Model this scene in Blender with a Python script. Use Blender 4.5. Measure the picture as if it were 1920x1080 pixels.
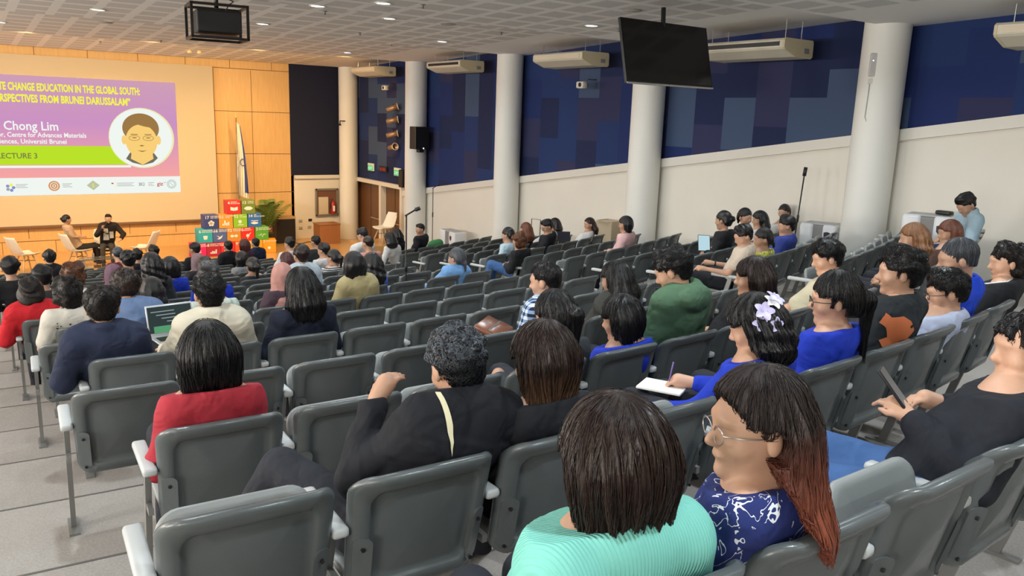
import bpy, bmesh, math, random
import numpy as np
from math import sin, cos, pi, radians, hypot, sqrt, atan2
from mathutils import Vector, Matrix
random.seed(7); RNG = np.random.default_rng(7)
for _o in list(bpy.data.objects): bpy.data.objects.remove(_o)
S = bpy.context.scene; COL = S.collection

# ---------------------------------------------------------------- camera
FPX, PITCH, ROLL, YAW = 1500.0, radians(12.0), radians(2.0), radians(34.7)
_F = np.array([sin(YAW)*cos(PITCH), cos(YAW)*cos(PITCH), -sin(PITCH)])
_R = np.array([cos(YAW), -sin(YAW), 0.0]); _U = np.cross(_R, _F)
_R2 = cos(ROLL)*_R + sin(ROLL)*_U; _U2 = -sin(ROLL)*_R + cos(ROLL)*_U
cam_data = bpy.data.cameras.new('camera'); cam = bpy.data.objects.new('camera', cam_data); COL.objects.link(cam)
cam_data.sensor_width = 36.0; cam_data.lens = 36.0*FPX/1920.0; cam_data.clip_start = .05; cam_data.clip_end = 200
cam.matrix_world = Matrix([[_R2[i], _U2[i], -_F[i], 0.0] for i in range(3)]+[[0, 0, 0, 1]])
S.camera = cam
def ray(x, y): return _F + (x-960)/FPX*_R2 - (y-540)/FPX*_U2
def at(x, y, Y=None, X=None, Z=None):
    r = ray(x, y); t = Y/r[1] if Y is not None else X/r[0] if X is not None else Z/r[2]
    return r*t

# ---------------------------------------------------------------- world, exposure
W = bpy.data.worlds.new('world'); S.world = W; W.use_nodes = True
W.node_tree.nodes['Background'].inputs[0].default_value = (.55, .6, .7, 1); W.node_tree.nodes['Background'].inputs[1].default_value = .12
S.view_settings.view_transform = 'Standard'; S.view_settings.look = 'None'
S.view_settings.exposure = 0.0; S.view_settings.gamma = 1.0; S.view_settings.use_curve_mapping = False
S.cycles.max_bounces = 6; S.cycles.diffuse_bounces = 4; S.cycles.glossy_bounces = 3
S.cycles.use_denoising = True; S.cycles.sample_clamp_indirect = 4.0; S.cycles.caustics_reflective = False; S.cycles.caustics_refractive = False

# ---------------------------------------------------------------- layout
XC, RC = 1.7, 22.0                 # centre line and radius of the curved seat rows
WX, PX, PR = 11.85, 11.55, .33     # side wall, pillar centre line, pillar radius
SY, SZ, SE = 27.8, -4.5, 22.9      # stage wall, stage floor height, stage front edge
CH = .84                           # height of a chair back
PY = [27.25, 22.1, 17.1, 12.1, 7.13, 2.1, -2.9]
def rowy(k): return 2+1.03*k if k <= 3 else 5.09+1.06*(k-3)
def rowz(k): return -1.05-.145*k if k <= 3 else -1.485-.157*(k-3)
def arc(x): return RC-sqrt(max(RC*RC-(x-XC)**2, .01))
def floor_z(k): return rowz(k)-CH
LAST = 18

# ---------------------------------------------------------------- lights: the ceiling's downlights, the stage lamps and added fill
def slab_z(y):
    for a, b in zip(PY[:-1], PY[1:]):
        if b <= y <= a: return 1.52+(a-y)/(a-b)*.2
    return 1.56 if y > PY[0] else 1.6
def area(name, loc, size, power, col, rot=(0, 0, 0), spread=pi):
    l = bpy.data.lights.new(name, 'AREA'); l.shape = 'DISK'; l.size = size; l.energy = power; l.color = col; l.spread = spread
    o = bpy.data.objects.new(name, l); COL.objects.link(o); o.location = loc; o.rotation_euler = rot; return o
WARMC, COOLC = (1, .86, .66), (.86, .95, 1)
DL = [(6.57, 13.62, 1), (6.51, 18.41, 1), (8.9, 15.84, 0), (8.89, 20.98, 0), (9.01, 10.93, 0), (4.97, 15.74, 0), (4.86, 20.7, 0), (4.6, 11.96, 0), (5.27, 11.13, 0), (.97, 20.45, 0),
      (2.2, 15.9, 1), (2.0, 11.0, 0), (6.4, 8.3, 0), (3.0, 7.0, 0), (9.0, 6.0, 0), (6.3, 3.6, 0), (3.2, 3.2, 0), (.6, 4.6, 0), (9.2, 1.4, 0), (4.8, .2, 0), (1.6, .4, 0), (-2.5, 3.0, 0), (-2.5, 9, 0), (-2.5, 15, 0), (-2, -1.5, 0), (2.4, -2.6, 0), (6.6, -2.4, 0)]
for (x, y, w) in DL:
    near = y < 9
    area('downlight_lamp', (x, y, slab_z(y)-.035), .17, (40 if near else 34), WARMC if w else COOLC, spread=radians(150))
ORANGE = (1, .62, .24)
for y in (-2.5, 3.5, 9.5, 15.5, 21):      # added unseen fill lamps by the left wall brighten ceiling and pillars' left sides
    l = area('added_fill_lamp', (-8.6, y, .3), 2.2, 560, (1, .95, .88), (0, radians(-126), 0), spread=radians(160))
for x in (-1.5, 1.5, 4.2, 6.8, 9.2):
    area('stage_lamp', (x, 21.6, 1.35), .4, 88, ORANGE, (radians(52), 0, 0), spread=radians(115))
for x in (0, 4, 8):
    area('stage_top_lamp', (x, 25.8, 1.4), .4, 22, ORANGE, (0, 0, 0), spread=radians(150))

# ---------------------------------------------------------------- materials
MATS = {}
def mat(name, col, rough=.5, metal=0.0, emit=None, es=1.0, bump=None, spec=.5, var=0, noise=None, coat=0, alpha=None, trans=0):
    if name in MATS: return MATS[name]
    m = bpy.data.materials.new(name); m.use_nodes = True; nt = m.node_tree; b = nt.nodes['Principled BSDF']
    b.inputs['Base Color'].default_value = (*col, 1); b.inputs['Roughness'].default_value = rough; b.inputs['Metallic'].default_value = metal
    b.inputs['Specular IOR Level'].default_value = spec; b.inputs['Coat Weight'].default_value = coat; b.inputs['Transmission Weight'].default_value = trans
    if emit: b.inputs['Emission Color'].default_value = (*emit, 1); b.inputs['Emission Strength'].default_value = es
    tc = nt.nodes.new('ShaderNodeTexCoord')
    if noise or var:
        sc, amt = noise or (6, var)
        n = nt.nodes.new('ShaderNodeTexNoise'); n.inputs['Scale'].default_value = sc; n.inputs['Detail'].default_value = 4
        nt.links.new(tc.outputs['Object'], n.inputs['Vector'])
        mx = nt.nodes.new('ShaderNodeMix'); mx.data_type = 'RGBA'
        mx.inputs[6].default_value = (*[c*(1-amt) for c in col], 1); mx.inputs[7].default_value = (*[min(1, c*(1+amt)) for c in col], 1)
        nt.links.new(n.outputs['Fac'], mx.inputs[0]); nt.links.new(mx.outputs[2], b.inputs['Base Color'])
    if bump:
        sc, st = bump
        n = nt.nodes.new('ShaderNodeTexNoise'); n.inputs['Scale'].default_value = sc; n.inputs['Detail'].default_value = 3
        nt.links.new(tc.outputs['Object'], n.inputs['Vector'])
        bp = nt.nodes.new('ShaderNodeBump'); bp.inputs['Strength'].default_value = st; bp.inputs['Distance'].default_value = .01
        nt.links.new(n.outputs['Fac'], bp.inputs['Height']); nt.links.new(bp.outputs['Normal'], b.inputs['Normal'])
    MATS[name] = m; return m
def nodes(m): return m.node_tree, m.node_tree.nodes, m.node_tree.links, m.node_tree.nodes['Principled BSDF']
def math_n(N, L, op, a, b=None):
    n = N.new('ShaderNodeMath'); n.operation = op
    for i, v in enumerate((a, b)):
        if v is None: continue
        if isinstance(v, (int, float)): n.inputs[i].default_value = v
        else: L.new(v, n.inputs[i])
    return n.outputs[0]
def mixc(N, L, f, a, b):
    n = N.new('ShaderNodeMix'); n.data_type = 'RGBA'
    for i, v in ((0, f), (6, a), (7, b)):
        if isinstance(v, (int, float)): n.inputs[i].default_value = v
        elif isinstance(v, tuple): n.inputs[i].default_value = (*v, 1) if len(v) == 3 else v
        else: L.new(v, n.inputs[i])
    return n.outputs[2]

M_CH = mat('chair_plastic', (.094, .107, .110), .27, bump=(220, .06))
M_SEAT = mat('seat_plastic', (.26, .275, .27), .42, bump=(220, .06))
M_ARM = mat('armrest_plastic', (.5, .52, .52), .4)
M_POST = mat('chair_metal', (.30, .30, .29), .4, .6)
M_BOLT = mat('bolt_dark', (.03, .03, .03), .4, .5)
M_WHITE = mat('white_wall_paint', (.76, .73, .66), .75, noise=(1.2, .04))
M_PILLAR = mat('pillar_paint', (.76, .76, .72), .55, bump=(60, .08), noise=(2, .03))
M_TRIM = mat('trim_paint', (.7, .68, .62), .5)
M_BLACK = mat('black_plastic', (.012, .012, .013), .45)
M_METAL = mat('steel', (.55, .55, .55), .3, 1)
M_GLASS = mat('table_glass', (.8, .85, .85), .05, 0, trans=.9)
def ceiling_mat():
    m = mat('ceiling_tiles', (.62, .61, .58), .85); nt, N, L, B = nodes(m)
    tc = N.new('ShaderNodeTexCoord'); sp = N.new('ShaderNodeSeparateXYZ'); L.new(tc.outputs['Object'], sp.inputs[0])
    def cell(o, per, w, off):
        f = math_n(N, L, 'FRACT', math_n(N, L, 'MULTIPLY', math_n(N, L, 'ADD', o, 60+off), 1/per))
        d = math_n(N, L, 'ABSOLUTE', math_n(N, L, 'SUBTRACT', f, .5))
        return math_n(N, L, 'LESS_THAN', d, w/2/per)
    a = math_n(N, L, 'MULTIPLY', cell(sp.outputs[0], .6, .45, .23), cell(sp.outputs[1], .6, .45, .1))
    edge = math_n(N, L, 'MULTIPLY', a, math_n(N, L, 'LESS_THAN', sp.outputs[0], 9.9))
    v = N.new('ShaderNodeTexVoronoi'); v.inputs['Scale'].default_value = 45; L.new(tc.outputs['Object'], v.inputs['Vector'])
    c = mixc(N, L, math_n(N, L, 'LESS_THAN', v.outputs['Distance'], .25), (.66, .65, .63), (.48, .475, .46))
    L.new(mixc(N, L, edge, (.88, .87, .84), c), B.inputs['Base Color']); return m
M_CEIL = ceiling_mat()
def wood_mat(name, c1, c2, scale=(14, 14, 1.2), rough=.4):
    m = mat(name, c1, rough); nt, N, L, B = nodes(m)
    tc = N.new('ShaderNodeTexCoord'); mp = N.new('ShaderNodeMapping'); mp.inputs['Scale'].default_value = scale
    L.new(tc.outputs['Object'], mp.inputs[0]); n = N.new('ShaderNodeTexNoise'); n.inputs['Scale'].default_value = 1.5; n.inputs['Detail'].default_value = 6
    L.new(mp.outputs[0], n.inputs['Vector']); L.new(mixc(N, L, n.outputs['Fac'], c1, c2), B.inputs['Base Color']); return m
M_WOOD = wood_mat('veneer_wall', (.60, .36, .14), (.78, .52, .24))
M_STAGE = wood_mat('stage_boards', (.50, .28, .10), (.66, .40, .16), (1.5, 12, 12), .25)
M_DOOR = wood_mat('door_veneer', (.10, .045, .018), (.18, .085, .035))
M_BOXW = wood_mat('box_wood', (.30, .12, .05), (.42, .19, .08), (10, 10, 1), .3)
M_LEG = wood_mat('beech', (.62, .42, .22), (.75, .54, .3), (20, 20, 3))
def carpet():
    m = mat('grey_vinyl_floor', (.3, .28, .26), .6); nt, N, L, B = nodes(m)
    tc = N.new('ShaderNodeTexCoord'); n = N.new('ShaderNodeTexNoise'); n.inputs['Scale'].default_value = 90; n.inputs['Detail'].default_value = 6
    L.new(tc.outputs['Object'], n.inputs['Vector']); n2 = N.new('ShaderNodeTexNoise'); n2.inputs['Scale'].default_value = 1.3
    L.new(tc.outputs['Object'], n2.inputs['Vector'])
    c = mixc(N, L, n.outputs['Fac'], (.21, .195, .18), (.46, .43, .40)); L.new(mixc(N, L, math_n(N, L, 'MULTIPLY', n2.outputs['Fac'], .35), c, (.27, .23, .20)), B.inputs['Base Color'])
    return m
M_FLOOR = carpet()
def acoustic_mat(vertical_only=False):
    m = mat('blue_acoustic_fabric', (.02, .03, .1), .9); nt, N, L, B = nodes(m)
    tc = N.new('ShaderNodeTexCoord'); sp = N.new('ShaderNodeSeparateXYZ'); L.new(tc.outputs['Object'], sp.inputs[0])
    u = math_n(N, L, 'ADD', sp.outputs[1], sp.outputs[0])
    ci = math_n(N, L, 'FLOOR', math_n(N, L, 'MULTIPLY', math_n(N, L, 'ADD', u, 100.1), 1/.72))
    zi = math_n(N, L, 'FLOOR', math_n(N, L, 'MULTIPLY', math_n(N, L, 'ADD', sp.outputs[2], math_n(N, L, 'MULTIPLY', math_n(N, L, 'MODULO', ci, 2), .45)), 1/.95))
    cb = N.new('ShaderNodeCombineXYZ'); L.new(ci, cb.inputs[0]); L.new(zi, cb.inputs[1])
    wn = N.new('ShaderNodeTexWhiteNoise'); wn.noise_dimensions = '2D'; L.new(cb.outputs[0], wn.inputs['Vector'])
    cr = N.new('ShaderNodeValToRGB'); cr.color_ramp.interpolation = 'CONSTANT'; L.new(wn.outputs['Value'], cr.inputs[0])
    cols = [(0, (.006, .014, .065)), (.28, (.008, .028, .12)), (.5, (.022, .026, .085)), (.66, (.045, .075, .15)), (.84, (.006, .02, .11))]
    while len(cr.color_ramp.elements) < len(cols): cr.color_ramp.elements.new(.5)
    for e, (p, c) in zip(cr.color_ramp.elements, cols): e.position = p; e.color = (*c, 1)
    L.new(cr.outputs[0], B.inputs['Base Color']); return m
M_BLUE = acoustic_mat()
M_NAVY = mat('navy_fabric', (.006, .01, .035), .9, noise=(8, .2))

# ---------------------------------------------------------------- mesh helpers
def link(o, parent=None):
    COL.objects.link(o)
    if parent: o.parent = parent
    return o
def mesh_obj(name, V, Fc, m, parent=None, smooth=True, loc=None, rot=None):
    me = bpy.data.meshes.new(name); me.from_pydata([tuple(v) for v in V] if not isinstance(V, np.ndarray) else V.tolist(), [], Fc if isinstance(Fc, list) else Fc.tolist())
    me.materials.append(m)
    if smooth: me.polygons.foreach_set('use_smooth', [True]*len(me.polygons))
    me.update(); o = link(bpy.data.objects.new(name, me), parent)
    if loc is not None: o.location = loc
    if rot is not None: o.rotation_euler = rot
    return o
class MB:
    def __init__(s): s.V = []; s.F = []
    def add(s, V, F):
        n = len(s.V); s.V += [tuple(v) for v in V]; s.F += [[i+n for i in f] for f in F]; return s
    def box(s, c, d, rz=0, R=None):
        c = Vector(c); d = Vector(d)/2; R = R or Matrix.Rotation(rz, 3, 'Z')
        V = [c+R@Vector((x*d.x, y*d.y, z*d.z)) for x in (-1, 1) for y in (-1, 1) for z in (-1, 1)]
        return s.add(V, [(0, 1, 3, 2), (4, 6, 7, 5), (0, 4, 5, 1), (2, 3, 7, 6), (0, 2, 6, 4), (1, 5, 7, 3)])
    def bbox(s, c, d, b=.01, rz=0, R=None):    # box with chamfered edges
        bm = bmesh.new(); bmesh.ops.create_cube(bm, size=1)
        for v in bm.verts: v.co = Vector((v.co.x*d[0], v.co.y*d[1], v.co.z*d[2]))
        bmesh.ops.bevel(bm, geom=bm.edges[:], offset=b, segments=2, profile=.5, affect='EDGES')
        R = R or Matrix.Rotation(rz, 3, 'Z'); c = Vector(c)
        s.add([c+R@v.co for v in bm.verts], [[v.index for v in f.verts] for f in bm.faces]); bm.free(); return s
    def tube(s, pts, r, n=10, cap=True):
        pts = [Vector(p) for p in pts]; rs = r if isinstance(r, (list, tuple)) else [r]*len(pts)
        V = []; F = []; up = None
        for i, p in enumerate(pts):
            t = (pts[min(i+1, len(pts)-1)]-pts[max(i-1, 0)]).normalized()
            if up is None: up = Vector((0, 0, 1)) if abs(t.z) < .9 else Vector((1, 0, 0))
            a = t.cross(up).normalized(); b = a.cross(t).normalized(); up = b
            for j in range(n): V.append(p+(a*cos(2*pi*j/n)+b*sin(2*pi*j/n))*rs[i])
        for i in range(len(pts)-1):
            for j in range(n): F.append((i*n+j, i*n+(j+1) % n, (i+1)*n+(j+1) % n, (i+1)*n+j))
        if cap: F.append(tuple(range(n))[::-1]); F.append(tuple((len(pts)-1)*n+j for j in range(n)))
        return s.add(V, F)
    def cyl(s, c, r, h, n=24, r2=None): return s.tube([(c[0], c[1], c[2]), (c[0], c[1], c[2]+h)], [r, r if r2 is None else r2], n)
    def lathe(s, prof, c=(0, 0, 0), n=24):
        V = []; F = []
        for r, z in prof:
            for j in range(n): V.append((c[0]+r*cos(2*pi*j/n), c[1]+r*sin(2*pi*j/n), c[2]+z))
        for i in range(len(prof)-1):
            for j in range(n): F.append((i*n+j, i*n+(j+1) % n, (i+1)*n+(j+1) % n, (i+1)*n+j))
        return s.add(V, F)
    def poly(s, pts): return s.add(pts, [tuple(range(len(pts)))])
    def prism(s, pts, off):      # polygon extruded by a vector
        n = len(pts); off = Vector(off); V = [Vector(p) for p in pts]+[Vector(p)+off for p in pts]
        return s.add(V, [tuple(range(n))[::-1], tuple(range(n, 2*n))]+[(i, (i+1) % n, n+(i+1) % n, n+i) for i in range(n)])
    def build(s, name, m, parent=None, smooth=False, **k):
        o = mesh_obj(name, s.V, s.F, m, parent, smooth, **k)
        bm = bmesh.new(); bm.from_mesh(o.data); bmesh.ops.recalc_face_normals(bm, faces=bm.faces); bm.to_mesh(o.data); bm.free(); return o
def tag(o, label, cat, group=None):
    o['label'] = label; o['category'] = cat
    if group: o['group'] = group
    return o
def struct(o): o['kind'] = 'structure'; return o
def empty(name, loc, rz=0):
    o = link(bpy.data.objects.new(name, None)); o.location = loc; o.rotation_euler = (0, 0, rz); o.empty_display_size = .1; return o
def thing(name, label, cat, loc=(0, 0, 0), rz=0, group=None): return tag(empty(name, loc, rz), label, cat, group)
def auto_smooth(o, ang=40):
    me = o.data; me.polygons.foreach_set('use_smooth', [True]*len(me.polygons))
    bm = bmesh.new(); bm.from_mesh(me)
    for e in bm.edges:
        if len(e.link_faces) == 2 and e.calc_face_angle(0) > radians(ang): e.smooth = False
    bm.to_mesh(me); bm.free(); return o
def text_mesh(name, txt, size, m, parent=None, M=None, width=None, align='LEFT', ext=.002, bold=0.0):
    cu = bpy.data.curves.new(name, 'FONT'); cu.body = txt; cu.size = size; cu.extrude = ext; cu.align_x = align; cu.offset = bold; cu.resolution_u = 2
    t = bpy.data.objects.new(name, cu); COL.objects.link(t); bpy.context.view_layer.update()
    dg = bpy.context.evaluated_depsgraph_get(); me = bpy.data.meshes.new_from_object(t.evaluated_get(dg)); bpy.data.objects.remove(t)
    me.materials.clear(); me.materials.append(m)
    if width:
        xs = [v.co.x for v in me.vertices]; w = max(xs)-min(xs); s = width/w
        for v in me.vertices: v.co.x *= s
    if M is not None: me.transform(M)
    return link(bpy.data.objects.new(name, me), parent)

# ================================================================ SETTING
# terraced floor: one tread per row, curved like the rows
V = []; F = []; xs = np.linspace(-9, 11.9, 60)
ks = list(range(-5, LAST+1)); FRONT = .70
for k in ks:
    y1 = lambda x: rowy(k)+FRONT+arc(x); y0 = (lambda x: rowy(k-1)+FRONT+arc(x)) if k > ks[0] else (lambda x: -6.5)
    for i, x in enumerate(xs):
        zf = floor_z(k); V += [(x, y0(x), zf), (x, y1(x), zf), (x, y1(x), floor_z(k+1) if k < LAST else SZ-.35)]
    b = len(V)-3*len(xs)
    for i in range(len(xs)-1):
        a = b+3*i; F += [(a, a+3, a+4, a+1), (a+1, a+4, a+5, a+2)]
fb = len(V); V += [(-9, rowy(LAST)+FRONT, SZ-.35), (11.9, rowy(LAST)+FRONT, SZ-.35), (11.9, 29, SZ-.35), (-9, 29, SZ-.35)]; F.append((fb, fb+1, fb+2, fb+3))
struct(mesh_obj('floor', V, F, M_FLOOR, smooth=False))
# thin nosing strips at the tread edges
nb = MB()
for k in range(-1, 10):
    for x0, x1 in zip(np.linspace(-3, 11.6, 30)[:-1], np.linspace(-3, 11.6, 30)[1:]):
        ya, yb = rowy(k)+FRONT+arc(x0), rowy(k)+FRONT+arc(x1); z = floor_z(k)
        nb.add([(x0, ya-.012, z+.002), (x1, yb-.012, z+.002), (x1, yb+.003, z+.002), (x0, ya+.003, z+.002), (x1, yb+.003, z-.02), (x0, ya+.003, z-.02)], [(0, 1, 2, 3), (3, 2, 4, 5)])
struct(nb.build('trim_1', mat('nosing', (.12, .11, .1), .5)))
# stage
st = MB(); st.box(((-9+WX)/2, (SE+SY)/2, SZ-.175), (WX+9, SY-SE, .35))
struct(st.build('trim_2', M_STAGE))
# stage wall with veneer panels, white section and navy fabric
wb = MB(); wb.box(((-9+9.72)/2, SY+.08, -1.5), (9.72+9, .16, 6.6)); struct(wb.build('wall_front', M_WOOD))
jm = mat('panel_joint', (.16, .08, .03), .8); jb = MB()
for z in (1.28, -.1, -1.5, -2.82, -4.13): jb.box((.36, SY-.002, z), (18.7, .006, .018))
for i in range(-8, 7):
    x = 2.08+1.39*(i-1)
    if x > 9.6: continue
    jb.box((x, SY-.002, 1.45), (.014, .006, .33)); jb.box((x+.85 if x < 6.4 else x+.68, SY-.002, -1.4), (.014, .006, 5.3)); jb.box((x+.15, SY-.002, -4.32), (.014, .006, .36))
struct(jb.build('trim_3', jm))
wb = MB(); wb.box(((9.72+WX)/2, SY+.08, -3.4), (WX-9.72+.2, .16, 2.3)); struct(wb.build('wall_stage', M_WHITE))
wb = MB(); wb.box(((9.72+WX)/2, SY+.05, .0), (WX-9.72+.2, .16, 4.5)); struct(wb.build('wall_navy', M_NAVY))
wb = MB(); wb.box(((9.72+WX)/2, SY-.04, -2.30), (WX-9.72, .14, .12)); struct(wb.build('trim_4', M_TRIM))
# side wall: white lower part with a raked sill, blue fabric above
def sill(y): return .25-.1485*(y-5.4)
DY0, DY1 = 23.6, 27.3                 # the door bay by the stage
wb = MB(); ys = [-6.5, DY0]
wb.prism([(WX, ys[0], sill(ys[0])), (WX, ys[1], sill(ys[1])), (WX, ys[1], -5.2), (WX, ys[0], -5.2)], (.2, 0, 0)); struct(wb.build('wall_right', M_WHITE))
wb = MB(); wb.prism([(WX+.03, -6.5, 2.2), (WX+.03, 28, 2.2), (WX+.03, 28, -2.30), (WX+.03, DY0, -2.45), (WX+.03, DY0, sill(DY0)), (WX+.03, -6.5, sill(-6.5))], (.2, 0, 0)); struct(wb.build('wall_blue', M_BLUE))
tb = MB(); tb.prism([(WX-.06, -6.5, sill(-6.5)), (WX-.06, DY0, sill(DY0)), (WX-.06, DY0, sill(DY0)-.17), (WX-.06, -6.5, sill(-6.5)-.17)], (.12, 0, 0))
struct(tb.build('trim_5', M_TRIM))
tb = MB(); tb.box((WX-.02, (DY0+DY1)/2, -2.34), (.14, DY1-DY0+.2, .13)); struct(tb.build('trim_6', M_TRIM))
wb = MB(); wb.box((WX+.35, (DY0+28)/2, -3.7), (.1, 28-DY0, 2.8)); struct(wb.build('wall_door_bay', M_DOOR))
wb = MB()
for y in (27.45, 25.12, 23.55): wb.box((WX+.02, y, -3.6), (.2, .16, 2.4))
struct(wb.build('trim_7', M_TRIM))
for i, (a, b) in enumerate(((25.2, 27.35), (23.65, 25.04))):
    d = MB(); d.bbox((WX+.16, (a+b)/2, -3.62), (.07, b-a, 2.42), .01); do = struct(d.build('door_%d' % (i+1), M_DOOR))
    h = MB(); h.tube([(WX+.07, a+.12, -3.62), (WX+.07, a+.95, -3.62)], .025, 8); h.box((WX+.1, a+.1, -3.62), (.08, .1, .1)); h.build('door_handle', mat('bar_brass', (.5, .42, .3), .35, .7), do)
    e = MB(); e.box((WX+.12, (a+b)/2+.0, -3.62), (.01, .012, 2.4)); e.build('door_seam', M_BLACK, do)
# other walls, outside the photograph
wb = MB(); wb.box((-9.1, 11, -1.6), (.2, 36, 7.6)); struct(wb.build('wall_left', M_WHITE))
wb = MB(); wb.box((1.4, -6.6, -.5), (21, .2, 5)); struct(wb.build('wall_back', M_WHITE))
# sawtooth ceiling
cb = MB()
cb.prism([(-9, 28, 1.6), (-9, PY[0], 1.56), (-9, PY[0], 2.3), (-9, 28, 2.3)], (21.2, 0, 0))
for a, b in zip(PY[:-1], PY[1:]): cb.prism([(-9, a, 1.52), (-9, b, 1.72), (-9, b, 2.3), (-9, a, 2.3)], (21.2, 0, 0))
cb.prism([(-9, PY[-1], 1.52), (-9, -6.6, 1.72), (-9, -6.6, 2.3), (-9, PY[-1], 2.3)], (21.2, 0, 0))
struct(cb.build('ceiling', M_CEIL))
# pillars
for i, y in enumerate(PY[:6]):
    b = MB(); b.cyl((PX, y, -5.0), PR, 6.6, 48); o = auto_smooth(b.build('pillar', M_PILLAR))
    tag(o, ['round white pillar standing at the right end of the stage', 'round white pillar between the door bay and the first blue wall bay', 'round white pillar, second one out from the doors', 'round white pillar beside the hanging television', 'thick white pillar with a grey wireless box and cable', 'white pillar outside the right edge of the photo'][i], 'pillar', 'round white pillars')
# E:SETTING

# ================================================================ AUDITORIUM CHAIRS
def rrect(hw, hz, r, n=7, top_r=None):
    """rounded rectangle outline, counter-clockwise, (x, z)"""
    P = []
    for cx, cz, a0, rr in ((hw, hz, 0, r), (-hw, hz, 90, r), (-hw, -hz, 180, r*.8), (hw, -hz, 270, r*.8)):
        for i in range(n):
            a = radians(a0+90*i/(n-1)); P.append((cx-math.copysign(rr, cx)+rr*cos(a), cz-math.copysign(rr, cz)+rr*sin(a)))
    return P
def ring_pad(hw, hz, r, rings, surf):
    """closed pad: rings = list of (inset, depth) from the back centre round the rim to the front centre"""
    V = []; F = []; n = None; idx = []
    for ins, dep in rings:
        o = rrect(hw, hz, r); n = len(o)
        sx, sz = max(0, (hw-ins)/hw), max(0, (hz-ins)/hz)
        idx.append(len(V)); V += [surf(x*sx, z*sz, dep) for x, z in o]
    for a, b in zip(idx[:-1], idx[1:]): F += [(a+j, a+(j+1) % n, b+(j+1) % n, b+j) for j in range(n)]
    F.append(tuple(idx[0]+j for j in range(n))[::-1]); F.append(tuple(idx[-1]+j for j in range(n)))
    return V, F
BH, BZ = .232, .608           # half height and centre height of the backrest
def back_surf(x, z, d):
    t = min(1.0, max(0.0, (z+BH)/(2*BH)))
    return (x*(1-.07*(1-t)), .095*(1-t)**1.3+.072*abs(x/.25)**2.4-.028*max(0, t-.86)/.14+d, BZ+z)
bV, bF = ring_pad(.25, BH, .075, [(.20, .006), (.14, .006), (.095, .006), (.068, .004), (.060, -.010), (.052, -.020), (.03, -.025), (.012, -.026), (.002, -.018), (0, -.004), (.001, .008), (.008, .016), (.05, .017), (.1, .017), (.18, .017)], back_surf)
def seat_surf_down(x, z, d): return (x, .31+z, .435-.02*(1-(x/.23)**2)+.03*(z/.21)**2*(z > 0)+d)
def seat_surf_up(x, z, d):
    a = radians(75); py, pz = .31+z-.13, d-.02*(1-(x/.23)**2)
    return (x, .150+py*cos(a)-pz*sin(a), .385+py*sin(a)+pz*cos(a))
SR = [(.18, -.03), (.08, -.035), (.02, -.025), (.002, -.01), (0, 0), (.006, .012), (.03, .016), (.1, .012), (.18, .010)]
dV, dF = ring_pad(.23, .21, .07, SR, seat_surf_down); uV, uF = ring_pad(.23, .20, .07, SR, seat_surf_up)
PITCHX = .54
def arm_mb(x):
    b = MB(); b.bbox((x, .235, .645), (.055, .33, .035), .012); return b
def post_mb(x):
    b = MB(); b.prism([(x-.012, .14, .63), (x-.012, .19, .63), (x-.012, .36, .0), (x-.012, .31, .0)], (.024, 0, 0)); b.box((x, .33, .006), (.05, .2, .012)); b.box((x, .19, .46), (.02, .14, .03)); return b
def plate_mb(s):
    b = MB(); pts = rrect(.028, .1, .02, 4)
    f = lambda x, z: Vector(back_surf(s*.213+x, z-.09, -.0285 if True else 0))
    n = len(pts); top = [f(x, z) for x, z in pts]; bot = [p+Vector((0, .012, 0)) for p in top]
    b.add(top+bot, [tuple(range(n))]+[(i, (i+1) % n, n+(i+1) % n, n+i) for i in range(n)]); return b
def bolt_mb(s, z):
    b = MB(); p = back_surf(s*.213, z-.02, -.034); b.tube([(p[0], p[1]-.001, p[2]), (p[0], p[1]+.008, p[2])], .007, 8)
    return b
def proto_chair():
    P = {}
    P['backrest'] = mesh_obj('backrest', bV, bF, M_CH); P['seat_up'] = mesh_obj('seat', uV, uF, M_SEAT); P['seat_down'] = mesh_obj('seat', dV, dF, M_SEAT)
    P['arm_l'] = arm_mb(-PITCHX/2).build('armrest', M_ARM); P['arm_r'] = arm_mb(PITCHX/2).build('armrest', M_ARM)
    P['leg_l'] = post_mb(-PITCHX/2).build('leg', M_POST); P['leg_r'] = post_mb(PITCHX/2).build('leg', M_POST)
    for s, k in ((-1, 'l'), (1, 'r')):
        P['plate_'+k] = plate_mb(s).build('hinge_plate', M_CH); P['bolt_'+k] = bolt_mb(s, -.01).build('bolt', M_BOLT); P['bolt2_'+k] = bolt_mb(s, -.17).build('bolt', M_BOLT)
    for o in P.values(): auto_smooth(o, 50) if o.name.split('.')[0] in ('armrest',) else None
    for o in P.values(): COL.objects.unlink(o)
    return P
PROTO = proto_chair()
SEATS = {}
ROWN = {k: n for k, n in zip(range(-1, 30), ['nearest', 'second', 'third', 'fourth', 'fifth', 'sixth', 'seventh', 'eighth', 'ninth', 'tenth', 'eleventh', 'twelfth', 'thirteenth', 'fourteenth', 'fifteenth', 'sixteenth', 'seventeenth', 'eighteenth', 'nineteenth', 'twentieth'])}
ORD = ['first', 'second', 'third', 'fourth', 'fifth', 'sixth', 'seventh', 'eighth', 'ninth', 'tenth']
def seat_frame(k, x):
    y = rowy(k)+arc(x); return Vector((x, y, floor_z(k))), math.asin((x-XC)/RC)
for k in range(-1, LAST+1):
    x0 = .29 if k == -1 else .31 if k % 2 == 0 else .50
    for i in range(10):
        x = x0+PITCHX*(i+.5)
        SEATS[('c', k, i)] = x
for k in range(1, 13):
    for i in range(8):
        x = 7.16+PITCHX*(i+.5)
        if x > 11.3 or (i == 7 and k in (1, 3, 6, 8, 9)): continue
        SEATS[('r', k, i)] = x
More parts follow.
